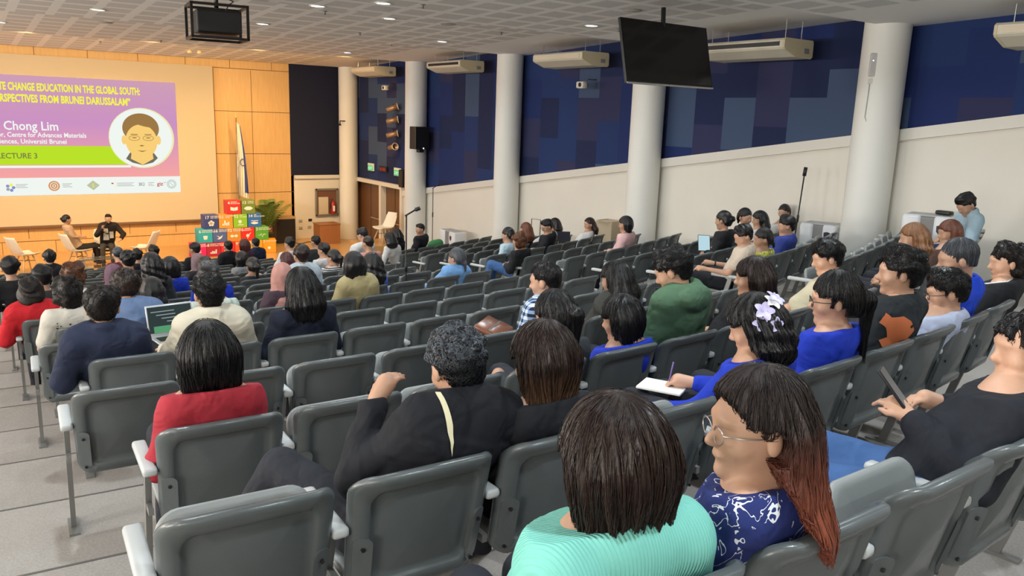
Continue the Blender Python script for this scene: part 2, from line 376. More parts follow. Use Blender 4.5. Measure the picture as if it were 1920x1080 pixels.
def near_seat(k, x, block=None):
    return min((key for key in SEATS if key[1] == k and (block is None or key[0] == block)), key=lambda q: abs(SEATS[q]-x))
OCC = {}          # seat key -> short words for who sits there
def build_chairs():
    for key, x in SEATS.items():
        blk, k, i = key; p, a = seat_frame(k, x)
        if any(hypot(p.x-PX, p.y+.2-py) < PR+.35 for py in PY): continue
        last = (i == 9) if blk == 'c' else ((('r', k, i+1) not in SEATS))
        who = OCC.get(key)
        t = empty('auditorium_chair', p, a)
        t['category'] = 'chair'; t['group'] = 'grey auditorium chairs'
        t['label'] = 'grey chair %s, %s row from camera, %s from %s end, %s seats' % ('in use' if who else 'folded up', ROWN[k], ORD[i], 'left', 'middle' if blk == 'c' else 'wall-side')
        parts = ['backrest', 'seat_down' if who else 'seat_up', 'arm_l', 'leg_l']
        if last: parts += ['arm_r', 'leg_r']
        if k <= 8: parts += ['plate_l', 'plate_r']
        for nme in parts:
            o = PROTO[nme].copy(); COL.objects.link(o); o.parent = t
            if nme.startswith('plate') and k <= 4:
                for q in ('bolt_', 'bolt2_'): b = PROTO[q+nme[-1]].copy(); COL.objects.link(b); b.parent = o
# E:CHAIRS

# ================================================================ PEOPLE: smooth distance fields turned into meshes
def A(*v): return np.array(v, float)
def cap(a, b, ra, rb=None, k=.02):
    a = A(*a); b = A(*b); rb = ra if rb is None else rb; ba = b-a; L2 = max(1e-9, ba@ba)
    def f(p):
        t = np.clip(((p-a)@ba)/L2, 0, 1); q = p-a-t[:, None]*ba
        return np.sqrt((q*q).sum(1))-(ra+(rb-ra)*t)
    return f, k
def fcap(a, b, ra, rb, s, k=.03):     # capsule flattened by the scale vector s
    s = A(*s); g, _ = cap(A(*a)/s, A(*b)/s, ra, rb); m = s.min()
    return (lambda p: g(p/s)*m), k
def ell(c, r, R=None, k=.02):
    c = A(*c); r = A(*r)
    def f(p):
        q = p-c
        if R is not None: q = q@R
        k0 = np.sqrt(((q/r)**2).sum(1)); k1 = np.sqrt(((q/(r*r))**2).sum(1))+1e-9
        return k0*(k0-1)/k1
    return f, k
def ring(c, nrm, r, t, k=.01):
    c = A(*c); nrm = A(*nrm)/np.linalg.norm(nrm)
    def f(p):
        q = p-c; h = q@nrm; pr = q-h[:, None]*nrm; d = np.sqrt((pr*pr).sum(1))-r
        return np.sqrt(d*d+h*h)-t
    return f, k
def sdf(prims, post=None):
    def f(p):
        d = None
        for g, k in prims:
            e = g(p)
            if d is None: d = e; continue
            h = np.clip(.5+.5*(d-e)/k, 0, 1); d = d*(1-h)+e*h-k*h*(1-h)
        return post(p, d) if post else d
    return f
def surface(f, lo, hi, vox):
    """naive surface nets over a box, evaluated finely only near the surface"""
    lo = A(*lo); hi = A(*hi); st = 4; n = (np.ceil((hi-lo)/(vox*st)).astype(int)+1)
    gc = [lo[i]+(np.arange(n[i])+.5)*vox*st for i in range(3)]
    P = np.stack(np.meshgrid(*gc, indexing='ij'), -1).reshape(-1, 3); dc = np.concatenate([f(P[i:i+200000]) for i in range(0, len(P), 200000)]).reshape(n).astype(np.float32)
    D = np.repeat(np.repeat(np.repeat(dc, st, 0), st, 1), st, 2)
    act = np.abs(dc) < vox*st*1.9
    act = np.argwhere(act)
    if len(act) == 0: return np.zeros((0, 3)), np.zeros((0, 4), int)
    off = np.stack(np.meshgrid(*[np.arange(st)]*3, indexing='ij'), -1).reshape(-1, 3)
    ijk = (act[:, None, :]*st+off[None]).reshape(-1, 3); pts = lo+(ijk+.5)*vox
    D[ijk[:, 0], ijk[:, 1], ijk[:, 2]] = np.concatenate([f(pts[i:i+200000]) for i in range(0, len(pts), 200000)])
    D = np.pad(D, 1, constant_values=1.0)
    N = np.array(D.shape); s = D < 0; M = N-1; lin = lambda c: (c[:, 0]*M[1]+c[:, 1])*M[2]+c[:, 2]
    cl = []; pl = []; quads = []
    for ax in range(3):
        sl0 = [slice(None)]*3; sl1 = [slice(None)]*3; sl0[ax] = slice(0, -1); sl1[ax] = slice(1, None)
        cr = np.argwhere(s[tuple(sl0)] != s[tuple(sl1)])
        if len(cr) == 0: continue
        c1 = cr.copy(); c1[:, ax] += 1; av = D[cr[:, 0], cr[:, 1], cr[:, 2]]; bv = D[c1[:, 0], c1[:, 1], c1[:, 2]]; t = av/(av-bv)
        pos = cr.astype(float); pos[:, ax] += t; o1, o2 = [(1, 2), (2, 0), (0, 1)][ax]
        ok = (cr[:, o1] > 0) & (cr[:, o2] > 0) & (cr[:, o1] < M[o1]) & (cr[:, o2] < M[o2]); cr = cr[ok]; pos = pos[ok]; ins = av[ok] < 0; q = []
        for d1, d2 in ((-1, -1), (0, -1), (0, 0), (-1, 0)):
            c = cr.copy(); c[:, o1] += d1; c[:, o2] += d2; L = lin(c); q.append(L); cl.append(L); pl.append(pos)
        q = np.stack(q, 1); q[~ins] = q[~ins][:, ::-1]; quads.append(q)
    if not cl: return np.zeros((0, 3)), np.zeros((0, 4), int)
    cl = np.concatenate(cl); pl = np.concatenate(pl); u, inv = np.unique(cl, return_inverse=True); cnt = np.bincount(inv)
    V = np.stack([np.bincount(inv, pl[:, i]) for i in range(3)], 1)/cnt[:, None]
    return lo+(V-.5)*vox, np.searchsorted(u, np.concatenate(quads))
def fold_noise(seed, amp, f=9.0):
    r = np.random.default_rng(seed); K = r.normal(size=(5, 3))*f; K[:, 0] *= 1.3; ph = r.random(5)*6
    def g(p):
        v = 0
        for i in range(5): v = v+1-2*np.abs(np.sin(.5*(p@K[i])+ph[i]+1.3*np.sin(p@K[(i+1) % 5]*.45)))**.7
        return amp*v/2.0
    return g
def rotm(yaw=0, pitch=0, roll=0):      # yaw + turns the face to the person's left, pitch + looks down
    M = Matrix.Rotation(radians(yaw), 3, 'Z')@Matrix.Rotation(radians(roll), 3, 'Y')@Matrix.Rotation(radians(-pitch), 3, 'X')
    return np.array(M)
def skin_mat(tone):
    return mat('skin_%d' % int(tone*100), (.52*tone, .30*tone, .20*tone), .5, bump=(90, .05), noise=(25, .08))
def fabric(name, col, rough=.8, bumps=(55, .15)):
    if 'fabric_'+name in MATS: return MATS['fabric_'+name]
    m = mat('fabric_'+name, col, rough, noise=(9, .10), spec=.3); nt, N, L, B = nodes(m); tc = N.new('ShaderNodeTexCoord')
    a = N.new('ShaderNodeTexNoise'); a.inputs['Scale'].default_value = 8; a.inputs['Detail'].default_value = 2; a.inputs['Distortion'].default_value = .6; L.new(tc.outputs['Object'], a.inputs['Vector'])
    rg = a.outputs['Fac']; b1 = N.new('ShaderNodeBump'); b1.inputs['Strength'].default_value = .6; b1.inputs['Distance'].default_value = .045; L.new(rg, b1.inputs['Height'])
    w = N.new('ShaderNodeTexNoise'); w.inputs['Scale'].default_value = 260; L.new(tc.outputs['Object'], w.inputs['Vector']); b2 = N.new('ShaderNodeBump'); b2.inputs['Strength'].default_value = .12; b2.inputs['Distance'].default_value = .003
    L.new(w.outputs['Fac'], b2.inputs['Height']); L.new(b1.outputs['Normal'], b2.inputs['Normal']); L.new(b2.outputs['Normal'], B.inputs['Normal']); return m
def hair_mat(name, c1, c2, tips=None, curly=False, gloss=.28, ztip=(-.05, -.3)):
    key = 'hair_'+name
    if key in MATS: return MATS[key]
    m = mat(key, c1, gloss*.85); nt, N, L, B = nodes(m)
    B.inputs['Anisotropic'].default_value = .0; B.inputs['Specular IOR Level'].default_value = .28 if curly else .42
    tc = N.new('ShaderNodeTexCoord'); sp = N.new('ShaderNodeSeparateXYZ'); L.new(tc.outputs['Object'], sp.inputs[0])
    if curly:
        n = N.new('ShaderNodeTexNoise'); n.inputs['Scale'].default_value = 60; n.inputs['Distortion'].default_value = 1.5; L.new(tc.outputs['Object'], n.inputs['Vector'])
    else:
        ang = math_n(N, L, 'ARCTAN2', sp.outputs[0], math_n(N, L, 'ADD', sp.outputs[1], .0))
        cb = N.new('ShaderNodeCombineXYZ'); L.new(math_n(N, L, 'MULTIPLY', ang, 34.), cb.inputs[0]); L.new(math_n(N, L, 'MULTIPLY', sp.outputs[2], 5.), cb.inputs[1]); L.new(math_n(N, L, 'MULTIPLY', sp.outputs[1], 6.), cb.inputs[2])
        n = N.new('ShaderNodeTexNoise'); n.inputs['Scale'].default_value = 1.0; n.inputs['Detail'].default_value = 5; n.inputs['Roughness'].default_value = .7; L.new(cb.outputs[0], n.inputs['Vector'])
    bp = N.new('ShaderNodeBump'); bp.inputs['Strength'].default_value = .55; bp.inputs['Distance'].default_value = .006; L.new(n.outputs['Fac'], bp.inputs['Height']); L.new(bp.outputs['Normal'], B.inputs['Normal'])
    cf = N.new('ShaderNodeMapRange'); cf.inputs[1].default_value = .38; cf.inputs[2].default_value = .68; L.new(n.outputs['Fac'], cf.inputs[0]); c = mixc(N, L, cf.outputs[0], c1, c2)
    if tips:
        mr = N.new('ShaderNodeMapRange'); mr.inputs[1].default_value = ztip[0]; mr.inputs[2].default_value = ztip[1]; L.new(sp.outputs[2], mr.inputs[0])
        c = mixc(N, L, math_n(N, L, 'MULTIPLY', mr.outputs[0], math_n(N, L, 'ADD', n.outputs['Fac'], .4)), c, tips)
    L.new(c, B.inputs['Base Color']); return m
HB = lambda: hair_mat('black', (.006, .006, .008), (.022, .02, .02))
HAIRS = {
 'black': lambda: hair_mat('black', (.0025, .0025, .0035), (.010, .009, .010)),
 'blackshort': lambda: hair_mat('blackshort', (.003, .003, .0035), (.014, .012, .012), curly=True, gloss=.42),
 'blackcurl': lambda: hair_mat('blackcurl', (.003, .0025, .0025), (.022, .016, .013), curly=True, gloss=.5),
 'browncurl': lambda: hair_mat('browncurl', (.02, .008, .004), (.16, .055, .02), curly=True, gloss=.35),
 'greyblack': lambda: hair_mat('greyblack', (.003, .0035, .005), (.15, .17, .20), curly=True, gloss=.4, tips=(.002, .002, .003), ztip=(.05, -.02)),
 'greywisp': lambda: hair_mat('greywisp', (.015, .016, .02), (.12, .13, .15), gloss=.35),
 'brown': lambda: hair_mat('brown', (.008, .0035, .0025), (.030, .013, .008), gloss=.22),
 'brownlight': lambda: hair_mat('brownlight', (.009, .004, .003), (.035, .016, .010), tips=(.19, .10, .05), ztip=(-.02, -.26)),
 'redbrown': lambda: hair_mat('redbrown', (.008, .005, .0045), (.024, .012, .010), tips=(.24, .065, .035), ztip=(.03, -.17)),
 'auburn': lambda: hair_mat('auburn', (.07, .02, .01), (.20, .065, .03)),
 'highlights': lambda: hair_mat('highlights', (.06, .02, .01), (.36, .17, .07), gloss=.35),
 'maroon': lambda: hair_mat('maroon', (.04, .01, .012), (.10, .03, .03)),
}
def hand_prims(w, d, side, curl=.5, grip=None):
    """palm, thumb and four bent fingers; w wrist point, d direction the hand points"""
    w = A(*w); d = A(*d)/np.linalg.norm(d); up = A(0, 0, 1)-d*d[2]; up /= np.linalg.norm(up)+1e-9; sd = np.cross(d, up)*side*-1
    pr = [fcap(w+d*.015, w+d*.075, .030, .036, (1, 1, .999), .015)]
    for i, (o, l) in enumerate(((-.027, .062), (-.009, .074), (.010, .070), (.027, .055))):
        a = w+d*.082+sd*o; c1 = d*cos(curl*.7)-up*sin(curl*.7); c2 = d*cos(curl*1.8)-up*sin(curl*1.8); b = a+c1*l*.55; e = b+c2*l*.5
        pr += [cap(a, b, .0100, .0088, .006), cap(b, e, .0088, .0072, .004)]
    t0 = w+d*.03-sd*.026; t1 = t0+d*.028-sd*.022-up*.012; t2 = t1+d*.028-sd*.002-up*.006
    return pr+[cap(t0, t1, .0125, .0105, .012), cap(t1, t2, .0105, .0085, .004)]
def head_prims(T, male):
    j = 1.0 if male else .93
    pts = [((0, -.008, .022), (.077*1.02, .097, .097)), ((0, .03, -.045), (.060*j, .066, .080)), ((0, .035, .02), (.066, .062, .06))]
    H = lambda v: T[0]+T[1]@A(*v)
    pr = [ell(H(c), r, T[1], .03) for c, r in pts]
    pr += [cap(H((0, .088, .012)), H((0, .112, -.026)), .009, .013, .012), ell(H((0, .1, -.032)), (.018, .012, .010), T[1], .008), ell(H((0, .088, -.062)), (.024, .014, .009), T[1], .01),
           ell(H((0, .078, -.100)), (.022*j, .02, .018), T[1], .02), ell(H((0, .086, .03)), (.05, .014, .012), T[1], .015)]
    for s in (-1, 1): pr += [ell(H((s*.084, -.006, -.008)), (.012, .020, .033), T[1]@np.array(Matrix.Rotation(radians(-12*s), 3, 'Z')), .006), ell(H((s*.045, .062, -.03)), (.024, .024, .024), T[1], .025)]
    return pr
def hair_field(style, Tn, seed, vol=1.0, length=.3, gdir=A(0, 0, -1), sweep=False, hres=.005):
    """returns (field, lo, hi) in the head frame; gdir = straight down in the head frame"""
    r = np.random.default_rng(seed); e = .016*vol; pr = []; g = gdir; lo = [-.20, -.2, -.16]; hi = [.20, .16, .19]
    back = A(0, -.06, -.02)
    if style in ('short', 'crop', 'fade'):
        e = {'short': .020, 'crop': .012, 'fade': .010}[style]*vol
        pr = [ell((0, -.010, .028), (.080+e, .100+e, .096+e)), ell((0, -.035, -.03), (.070+e*.5, .066+e*.5, .06), None, .03)]
        if style != 'fade': pr.append(ell((.01, .045, .085+e*.5), (.065, .055, .035+e), None, .03))
    elif style == 'curly':
        pr = [ell((0, -.014, .035), (.100*vol, .114*vol, .108*vol)), ell((0, -.045, -.05), (.092*vol, .075, .075), None, .04)]
    else:
        e = .020*vol
        pr = [ell((0, -.010, .030), (.080+e, .100+e, .098+e)), ell((0, -.045, -.02), (.082+e*.6, .070+e*.5, .08), None, .03)]
    if style == 'bob':
        for s in (-1, 0, 1): pr.append(fcap(A(s*.052, -.035, .0), A(s*.064, -.045, .0)+g*length, .062, .050, (1, 1, 1), .05))
        lo[2] = -length-.14
    if style in ('long', 'wavy'):
        for s in (-1, -.35, .35, 1):
            sp_ = .045 if sweep else .012; m = A(s*.050, -.050-.02*(1-abs(s)), -.02); q_ = m+g*length*.55+A(s*sp_, -.030-(.01 if sweep else 0), 0); pr.append(cap(m, q_, .060*vol**.5, .060*vol**.5, .05)); pr.append(cap(q_, m+g*length+A(s*sp_*1.3, -.04-(.02 if sweep else 0), 0), .058*vol**.5, .036, .05))
        if sweep:
            for s in (-1, 1): pr += [cap(A(s*.066, -.022, -.05), A(s*.105, -.012, -.05)+g*.09, .040, .042, .03), cap(A(s*.105, -.012, -.05)+g*.09, A(s*.125, -.045, -.03)+g*length*.9, .044, .030, .03)]
        lo[2] = -length-.12; lo[1] = -.36
    if style == 'ponytail':
        b = A(0, -.115, .035); pr += [ell(b, (.022, .022, .022), None, .01), cap(b, b+A(0, -.035, -.04), .026, .034, .015), cap(b+A(0, -.035, -.04), b+A(0, -.03, 0)+g*length, .036, .020, .03)]
        lo[1] = -.3; lo[2] = -length-.1
    if style == 'lowtail':
        b = A(0, -.105, -.05); pr += [ell(b, (.036, .03, .036), None, .01), cap(b+A(0, -.015, -.02), b+A(0, -.03, 0)+g*length, .028, .016, .02)]; lo[1] = -.3; lo[2] = -length-.16
    if style == 'bun':
        b = A(0, -.135, .02); pr += [ell(b, (.042, .036, .042), None, .006)]; lo[1] = -.26
    if style == 'hijab':
        pr = [ell((0, -.008, .02), (.098, .115, .115)), ell((0, .01, -.06), (.088, .095, .09), None, .04), fcap(A(0, -.02, -.08), A(0, -.03, -.05)+g*.16, .085, .15, (1, .8, 1), .06)]
        lo = [-.26, -.26, -.36]; hi = [.26, .2, .2]
    ft = {'bob': .052, 'long': .05, 'wavy': .05}.get(style, .046)-(.022 if sweep else 0)
    K = r.normal(size=(4, 3))*30; ph = r.random(4)*6
    def post(p, d):
        az = np.arctan2(p[:, 0], -(p[:, 1]+.0)); x, y, z = p[:, 0], p[:, 1], p[:, 2]
        if style in ('short', 'crop', 'fade', 'ponytail', 'lowtail', 'bun'): d = d+.013*np.clip((y-.0)/.09, 0, 1)+.013*np.clip((.055-z)/.08, 0, 1)*(style in ('short', 'crop', 'fade'))
        if style == 'hijab':
            face = np.sqrt((x/.058)**2+((z+.015)/.085)**2)-1; d = np.maximum(d, -np.maximum(face*.05, .03-y)); return d+.003*np.sin(az*9+z*30)
        if style == 'curly':
            cf_ = 1.6 if hres < .006 else 1.0; w = sum(np.sin(p@K[i]*cf_+ph[i]+1.5*np.sin(p@K[(i+1) % 4])) for i in range(4)); d = d-.0065*w
        elif style in ('short', 'crop'):
            w = sum(np.sin(p@K[i]*1.3+ph[i]+1.3*np.sin(p@K[(i+1) % 4]*.7)) for i in range(4)); d = d-(.0042 if style == 'short' else .0018)*w*np.clip((z+.02)/.05, .25, 1)
        elif style != 'fade':
            sm = np.sin(az*13+ph[0]+2*np.sin(z*9+ph[1]))+.7*np.sin(az*31+ph[2]+3*np.sin(z*7))+.5*np.sin(az*57+ph[3]+z*12)
            top = np.clip((.135-z)/.08, 0, 1); a = .0032 if style != 'wavy' else .0055; d = d-a*sm*top
            if style == 'wavy': d = d-.006*np.sin(z*70+az*4+ph[1])*np.clip((-z)/.05, 0, 1)
        # keep the face open: forehead hairline, temples, cheeks
        fc = .85*y-.52*z-ft-.012*np.sin(x*60+ph[1])*(style in ('short', 'crop')); d = np.maximum(d, np.where(z > .16, -1, fc+.004*np.sin(np.arctan2(x, y)*38+ph[0])+.003*np.sin(np.arctan2(x, y)*71)))
        d = np.maximum(d, np.minimum(np.minimum(y-.022+.25*np.minimum(z, 0)*(style in ('short', 'crop', 'fade', 'ponytail', 'lowtail', 'bun')), .03-z), 1)) if True else d
        if style in ('short', 'crop', 'fade', 'ponytail', 'lowtail', 'bun'):
            nape = {'fade': -.055, 'crop': -.07, 'short': -.085}.get(style, -.085)
            low = nape-z+np.abs(x)*.35
            body = low
            if style in ('ponytail', 'lowtail'): body = np.minimum(low, y+.118)
            if style == 'bun': body = np.minimum(low, y+.1)
            d = np.maximum(d, body)
            d = np.maximum(d, np.minimum(-.018-z, y+.045-0*z))            # clear round the ear and below
            ear = np.sqrt(((y+.004)/.026)**2+((z+.012)/.036)**2)-1; d = np.maximum(d, -np.maximum(ear*.02, .062-np.abs(x)))
        if sweep: d = np.maximum(d, np.minimum(np.minimum(y+.028, .012-z), .055+z)); ear = np.sqrt(((y+.004)/.028)**2+((z+.008)/.038)**2)-1; d = np.maximum(d, -np.maximum(ear*.02, .060-np.abs(x)))
        if style in ('bob', 'long', 'wavy'):
            end = (-length*.93 if style == 'bob' else -length-.04)
            d = np.maximum(d, (p@(-g)*-1)-(-end)-.012*np.sin(az*23+ph[0])-.008*np.sin(az*51))
        return d
    return sdf(pr, post), lo, hi
def add_strands(f, V, n, seed, length, curly=0, w=.0012, lift=.0015, g=A(0, 0, -1)):
    """thin locks that start on the hair surface and follow it downwards"""
    r = np.random.default_rng(seed); pts = V[r.integers(0, len(V), n)].copy(); steps = 9; step = length*r.uniform(.5, 1.15, n)/steps
    path = [pts]; h = .003
    def grad(p):
        e = np.eye(3)*h; return np.stack([f(p+e[i])-f(p-e[i]) for i in range(3)], 1)/(2*h)
    side0 = r.normal(size=(n, 3))*curly
    for s in range(steps):
        gr = grad(pts); nn = gr/(np.linalg.norm(gr, axis=1)[:, None]+1e-9); pts = pts-nn*(f(pts)-lift-.002*r.random(n))[:, None]
        gd = np.tile(g, (n, 1))+side0+(curly*r.normal(size=(n, 3))*.7 if curly else r.normal(size=(n, 3))*.05)
        t = gd-nn*(gd*nn).sum(1)[:, None]; t /= np.linalg.norm(t, axis=1)[:, None]+1e-9
        path.append(pts); pts = pts+t*step[:, None]
    path = np.stack(path[1:], 1)        # n, steps, 3
    gr = grad(path.reshape(-1, 3)).reshape(path.shape); nn = gr/(np.linalg.norm(gr, axis=2)[..., None]+1e-9)
    tg = np.gradient(path, axis=1); tg /= np.linalg.norm(tg, axis=2)[..., None]+1e-9; sd = np.cross(nn, tg)
    wd = (w*np.sin(np.linspace(.35, pi*.97, steps)))[None, :, None]*r.uniform(.7, 1.5, n)[:, None, None]
    good = (np.abs(f(path.reshape(-1, 3))).reshape(n, steps).max(1) < .009) & (np.linalg.norm(path[:, -1]-path[:, 0], axis=1) > length*(.25 if curly < .5 else .1))
    path, nn, sd = path[good], nn[good], sd[good]; n = len(path)
    L = path-sd*wd[good]; R = path+sd*wd[good]; T = path+nn*wd[good]*1.1
    Vs = np.stack([L, T, R], 2).reshape(-1, 3); base = (np.arange(n)*steps*3)[:, None]+(np.arange(steps-1)*3)[None]; base = base.reshape(-1)
    Q = []
    for a, b in ((0, 1), (1, 2), (2, 0)): Q.append(np.stack([base+a, base+b, base+b+3, base+a+3], 1))
    return Vs, np.concatenate(Q)
def sdf_obj(name, f, lo, hi, vox, m, parent, loc=None, R=None, extra=None):
    V, Fq = surface(f, lo, hi, vox)
    if len(V) == 0: return None
    if extra:
        V2, F2 = extra(V); Fq = np.concatenate([Fq, F2+len(V)]); V = np.concatenate([V, V2])
    o = mesh_obj(name, V, Fq, m, parent)
    if loc is not None:
        M = Matrix([list(R[0])+[loc[0]], list(R[1])+[loc[1]], list(R[2])+[loc[2]], [0, 0, 0, 1]]); o.matrix_local = M
    return o
PEOPLE = []
def person(label, k, px, py, dy=.13, male=True, hair='short', hcol='black', top=('black', (.012, .013, .016)), sleeve=1.0, legs=(.02, .022, .03), tone=.9, yaw=0, pitch=8, roll=0,
           hvol=1.0, hlen=.25, arms=None, collar=None, shw=None, block=None, turn=0, strands=0, extras=None, depth=None, free=None, bulk=1.0, seatx=None, glasses=None, hip=None, knee=None, topmat=None, skirt=False, group=None, sweep=False, tall=0):
    male_w = .185 if male else .160; shw = (shw or male_w)
    if free is None:
        # put the head on the line of sight, a given distance in front of its row's chair backs
        r = ray(px, py); lo = .3
        while (r*lo)[1] < rowy(k)+arc((r*lo)[0])+dy and lo < 40: lo += .004
        hx = r*lo; key = near_seat(k, seatx if seatx is not None else hx[0], block); print('DUP', label, '|', OCC[key]) if key in OCC else None; OCC[key] = label
        o3, a = seat_frame(k, SEATS[key]); rz = a+radians(turn)
    else:
        o3, rz = Vector(free[0]), radians(free[1]); hx = at(px, py, Y=free[2]); a = rz
    Minv = (Matrix.Translation(o3)@Matrix.Rotation(a, 4, 'Z')).inverted(); H = Minv@Vector(hx); H = A(*H)
    root = thing('person', label, 'person', o3, a, group); seed = abs(hash(label)) % 99991 if False else sum(map(ord, label)) % 99991
    d = float(np.linalg.norm(hx)); near = d < 3.2; mid = d < 7.5
    vs = .0060 if near else .011 if mid else .017; vk = .0048 if d < 2.6 else .0075 if mid else .013; vh = .0034 if d < 2.2 else .0050 if d < 4 else .0075 if mid else .0115
    Rt = rotm(turn); Rh = Rt@rotm(yaw, pitch, roll); T = (H, Rh)
    px_ = float(np.clip(H[0]*.6, -.06, .06)); pel = A(px_, .285, .53) if hip is None else A(*hip)
    nb = H+Rh@A(0, -.022, -.085)+A(0, -.012, -.045); ch = pel+(nb-pel)*.80+A(0, -.045, 0)*(1-min(1, abs(nb[1]-pel[1])/.3)); bel = pel+(nb-pel)*.35+A(0, -.01, 0)
    if free is None: ch[1] = max(ch[1], .15); bel[1] = max(bel[1], .235)
    rt = Rt@A(1, 0, 0); fw = Rt@A(0, 1, 0); SHp = {}; EL = {}; WR = {}; HD = {}
    shc = pel+(nb-pel)*.90+A(0, -.012, 0)
    if free is None: shc[1] = max(shc[1], .07)
    for s, nm in ((-1, 'L'), (1, 'R')):
        SHp[nm] = shc+rt*s*(shw-.045)+A(0, 0, -.03)
        EL[nm] = SHp[nm]+rt*s*.075+fw*.07+A(0, 0, -.245); WR[nm] = pel+fw*.30+rt*s*.07+A(0, 0, .14); HD[nm] = fw*.8+A(-s*.55, 0, -.15)
        fa_ = WR[nm]-EL[nm]; WR[nm] = EL[nm]+fa_/np.linalg.norm(fa_)*min(.25, np.linalg.norm(fa_))
        if arms and nm in arms:
            q = arms[nm]
            EL[nm] = SHp[nm]+Rt@A(*q[0]); WR[nm] = EL[nm]+Rt@A(*q[1]); HD[nm] = Rt@A(*q[2]) if len(q) > 2 else A(*q[1])
    b = bulk; sk = skin_mat(tone)
    torso = [fcap(pel, bel, .135*b, .125*b, (1.12, .84, 1), .06), fcap(bel, ch, .125*b, .135*b, (1.15, .78, 1), .06), fcap(ch, ch+(nb-ch)*.3, .130*b, .085, (1.2, .72, 1), .06),
             cap(shc-rt*(shw-.06), shc+rt*(shw-.06), .058*b, .058*b, .07), cap(ch+(nb-ch)*.5, nb, .07, .054, .05)]
    body = [(g, kk) for g, kk in torso]
    skin = [fcap(pel, bel, .115*b, .105*b, (1.12, .84, 1), .06), fcap(bel, ch, .105*b, .112*b, (1.15, .78, 1), .06), cap(shc-rt*(shw-.07), shc+rt*(shw-.07), .04, .04, .06), cap(nb-A(0, 0, .04), H+Rh@A(0, -.02, -.06), .054 if male else .045, .047 if male else .038, .015)]
    skin += head_prims(T, male)
    for s, nm in ((-1, 'L'), (1, 'R')):
        e, w = EL[nm], WR[nm]; fa = (w-e)/(np.linalg.norm(w-e)+1e-9)
        skin += [cap(SHp[nm], e, .042*b, .036*b, .03), cap(e, w, .037*b, .024, .02)]
        hd = HD[nm]/np.linalg.norm(HD[nm]); skin += hand_prims(w+fa*.01, hd, s, .55)
    allp = np.array([pel, nb, H, *EL.values(), *WR.values()]); lo = allp.min(0)-.24; hi = allp.max(0)+.2
    if mid or free is not None or True: sdf_obj('body', sdf(skin), lo, hi, vk if not near else vk, sk, root)
    # clothing
    fn = fold_noise(seed, (.0050 if near else .0045)*(1.3 if sleeve > .5 else .8), 13)
    shirt = list(body)
    for s, nm in ((-1, 'L'), (1, 'R')):
        e, w = EL[nm], WR[nm]; shirt.append(cap(SHp[nm], SHp[nm]+(e-SHp[nm])*min(1, sleeve*2.0 if sleeve < .5 else 1), .060*b, .054*b, .04))
        if sleeve >= .5: shirt.append(cap(e, e+(w-e)*min(.96, (sleeve-.5)*2), .052*b, .036*b, .03))
    ndir = (H+Rh@A(0, -.02, -.05))-nb; ndir /= np.linalg.norm(ndir)
    if collar == 'shirt': shirt += [ring(nb+ndir*.012, ndir, .062 if male else .055, .019, .010), ring(nb+ndir*.032, ndir, .060 if male else .053, .013, .008)]
    elif collar == 'hood': shirt += [ell(nb+A(0, -.095, -.025), (.125, .065, .075), None, .015), ring(nb+ndir*.035+A(0, -.015, 0), ndir+A(0, -.35, 0), .082, .026, .012)]
    elif collar == 'crew': shirt += [ring(nb+ndir*.004, ndir, .060 if male else .054, .007, .012)]
    elif collar == 'hijab': pass
    neckr = .052 if male else .047
    def post(p, dd):
        dd = dd+fn(p)
        h = (p-(nb+ndir*(.012 if collar else -.012)))@ndir
        if collar not in ('hood', 'shirt'): dd = np.maximum(dd, h-.012)
        else: dd = np.maximum(dd, h-.055)
        if collar is None: q = p-nb; hh = q@ndir; rr = np.sqrt(np.maximum(0, (q*q).sum(1)-hh*hh)); dd = np.maximum(dd, -(np.maximum(rr-(.060 if male else .064), -.02-hh)))
        else: q = p-nb; hh = q@ndir; rr = np.sqrt(np.maximum(0, (q*q).sum(1)-hh*hh)); dd = np.maximum(dd, -(np.maximum(rr-neckr-.004, -.0-hh)))
        return dd
    tf = sdf(shirt, post)
    tm = topmat or fabric(*top); so = sdf_obj('jacket' if collar == 'jacket' else 'top', tf, lo, hi, vs, tm, root)
    # legs and shoes
    kn = {}; an = {}
    for s, nm in ((-1, 'L'), (1, 'R')):
        hp = pel+rt*s*.085+A(0, 0, -.01); kn[nm] = hp+fw*.43+rt*s*.03+A(0, 0, .02); an[nm] = kn[nm]+fw*.02+A(0, 0, 0); an[nm][2] = .10 if free is None else .10
        if knee and nm in knee: kn[nm] = pel+Rt@A(*knee[nm][0]); an[nm] = pel+Rt@A(*knee[nm][1])
    if free is None:
        for nm in kn: 
            if not (knee and nm in knee): an[nm][2] = .10 if kn[nm][1] < .66 else -.04
    lp = []
    for s, nm in ((-1, 'L'), (1, 'R')):
        hp = pel+rt*s*.085+A(0, 0, -.015); lp += [cap(hp, kn[nm], .088*b, .066, .04), cap(kn[nm], an[nm], .064, .045, .03)]
    lp.append(fcap(pel+A(0, 0, -.02), pel+A(0, 0, .02), .13*b, .12*b, (1.2, .9, 1), .05))
    fn2 = fold_noise(seed+5, .003, 13); P_ = np.array([pel, *kn.values(), *an.values()])
    sdf_obj('skirt' if skirt else 'trousers', sdf(lp, lambda p, dd: dd+fn2(p)), P_.min(0)-.18, P_.max(0)+.18, .012 if d < 3 else .018, fabric('legs_%.2f_%.2f_%.2f' % legs, legs), root)
    if d < 7.5 or free is not None:
        for nm in ('L', 'R'):
            q = an[nm]+A(0, 0, -.055); sdf_obj('shoe', sdf([cap(q-fw*.04, q+fw*.02, .040, .042, .02), fcap(q+fw*.02+A(0, 0, -.012), q+fw*.15+A(0, 0, -.018), .040, .034, (1.1, 1.1, .8), .03)]), q-.28, q+.28, .012, mat('shoe_dark', (.03, .03, .035), .5), root)
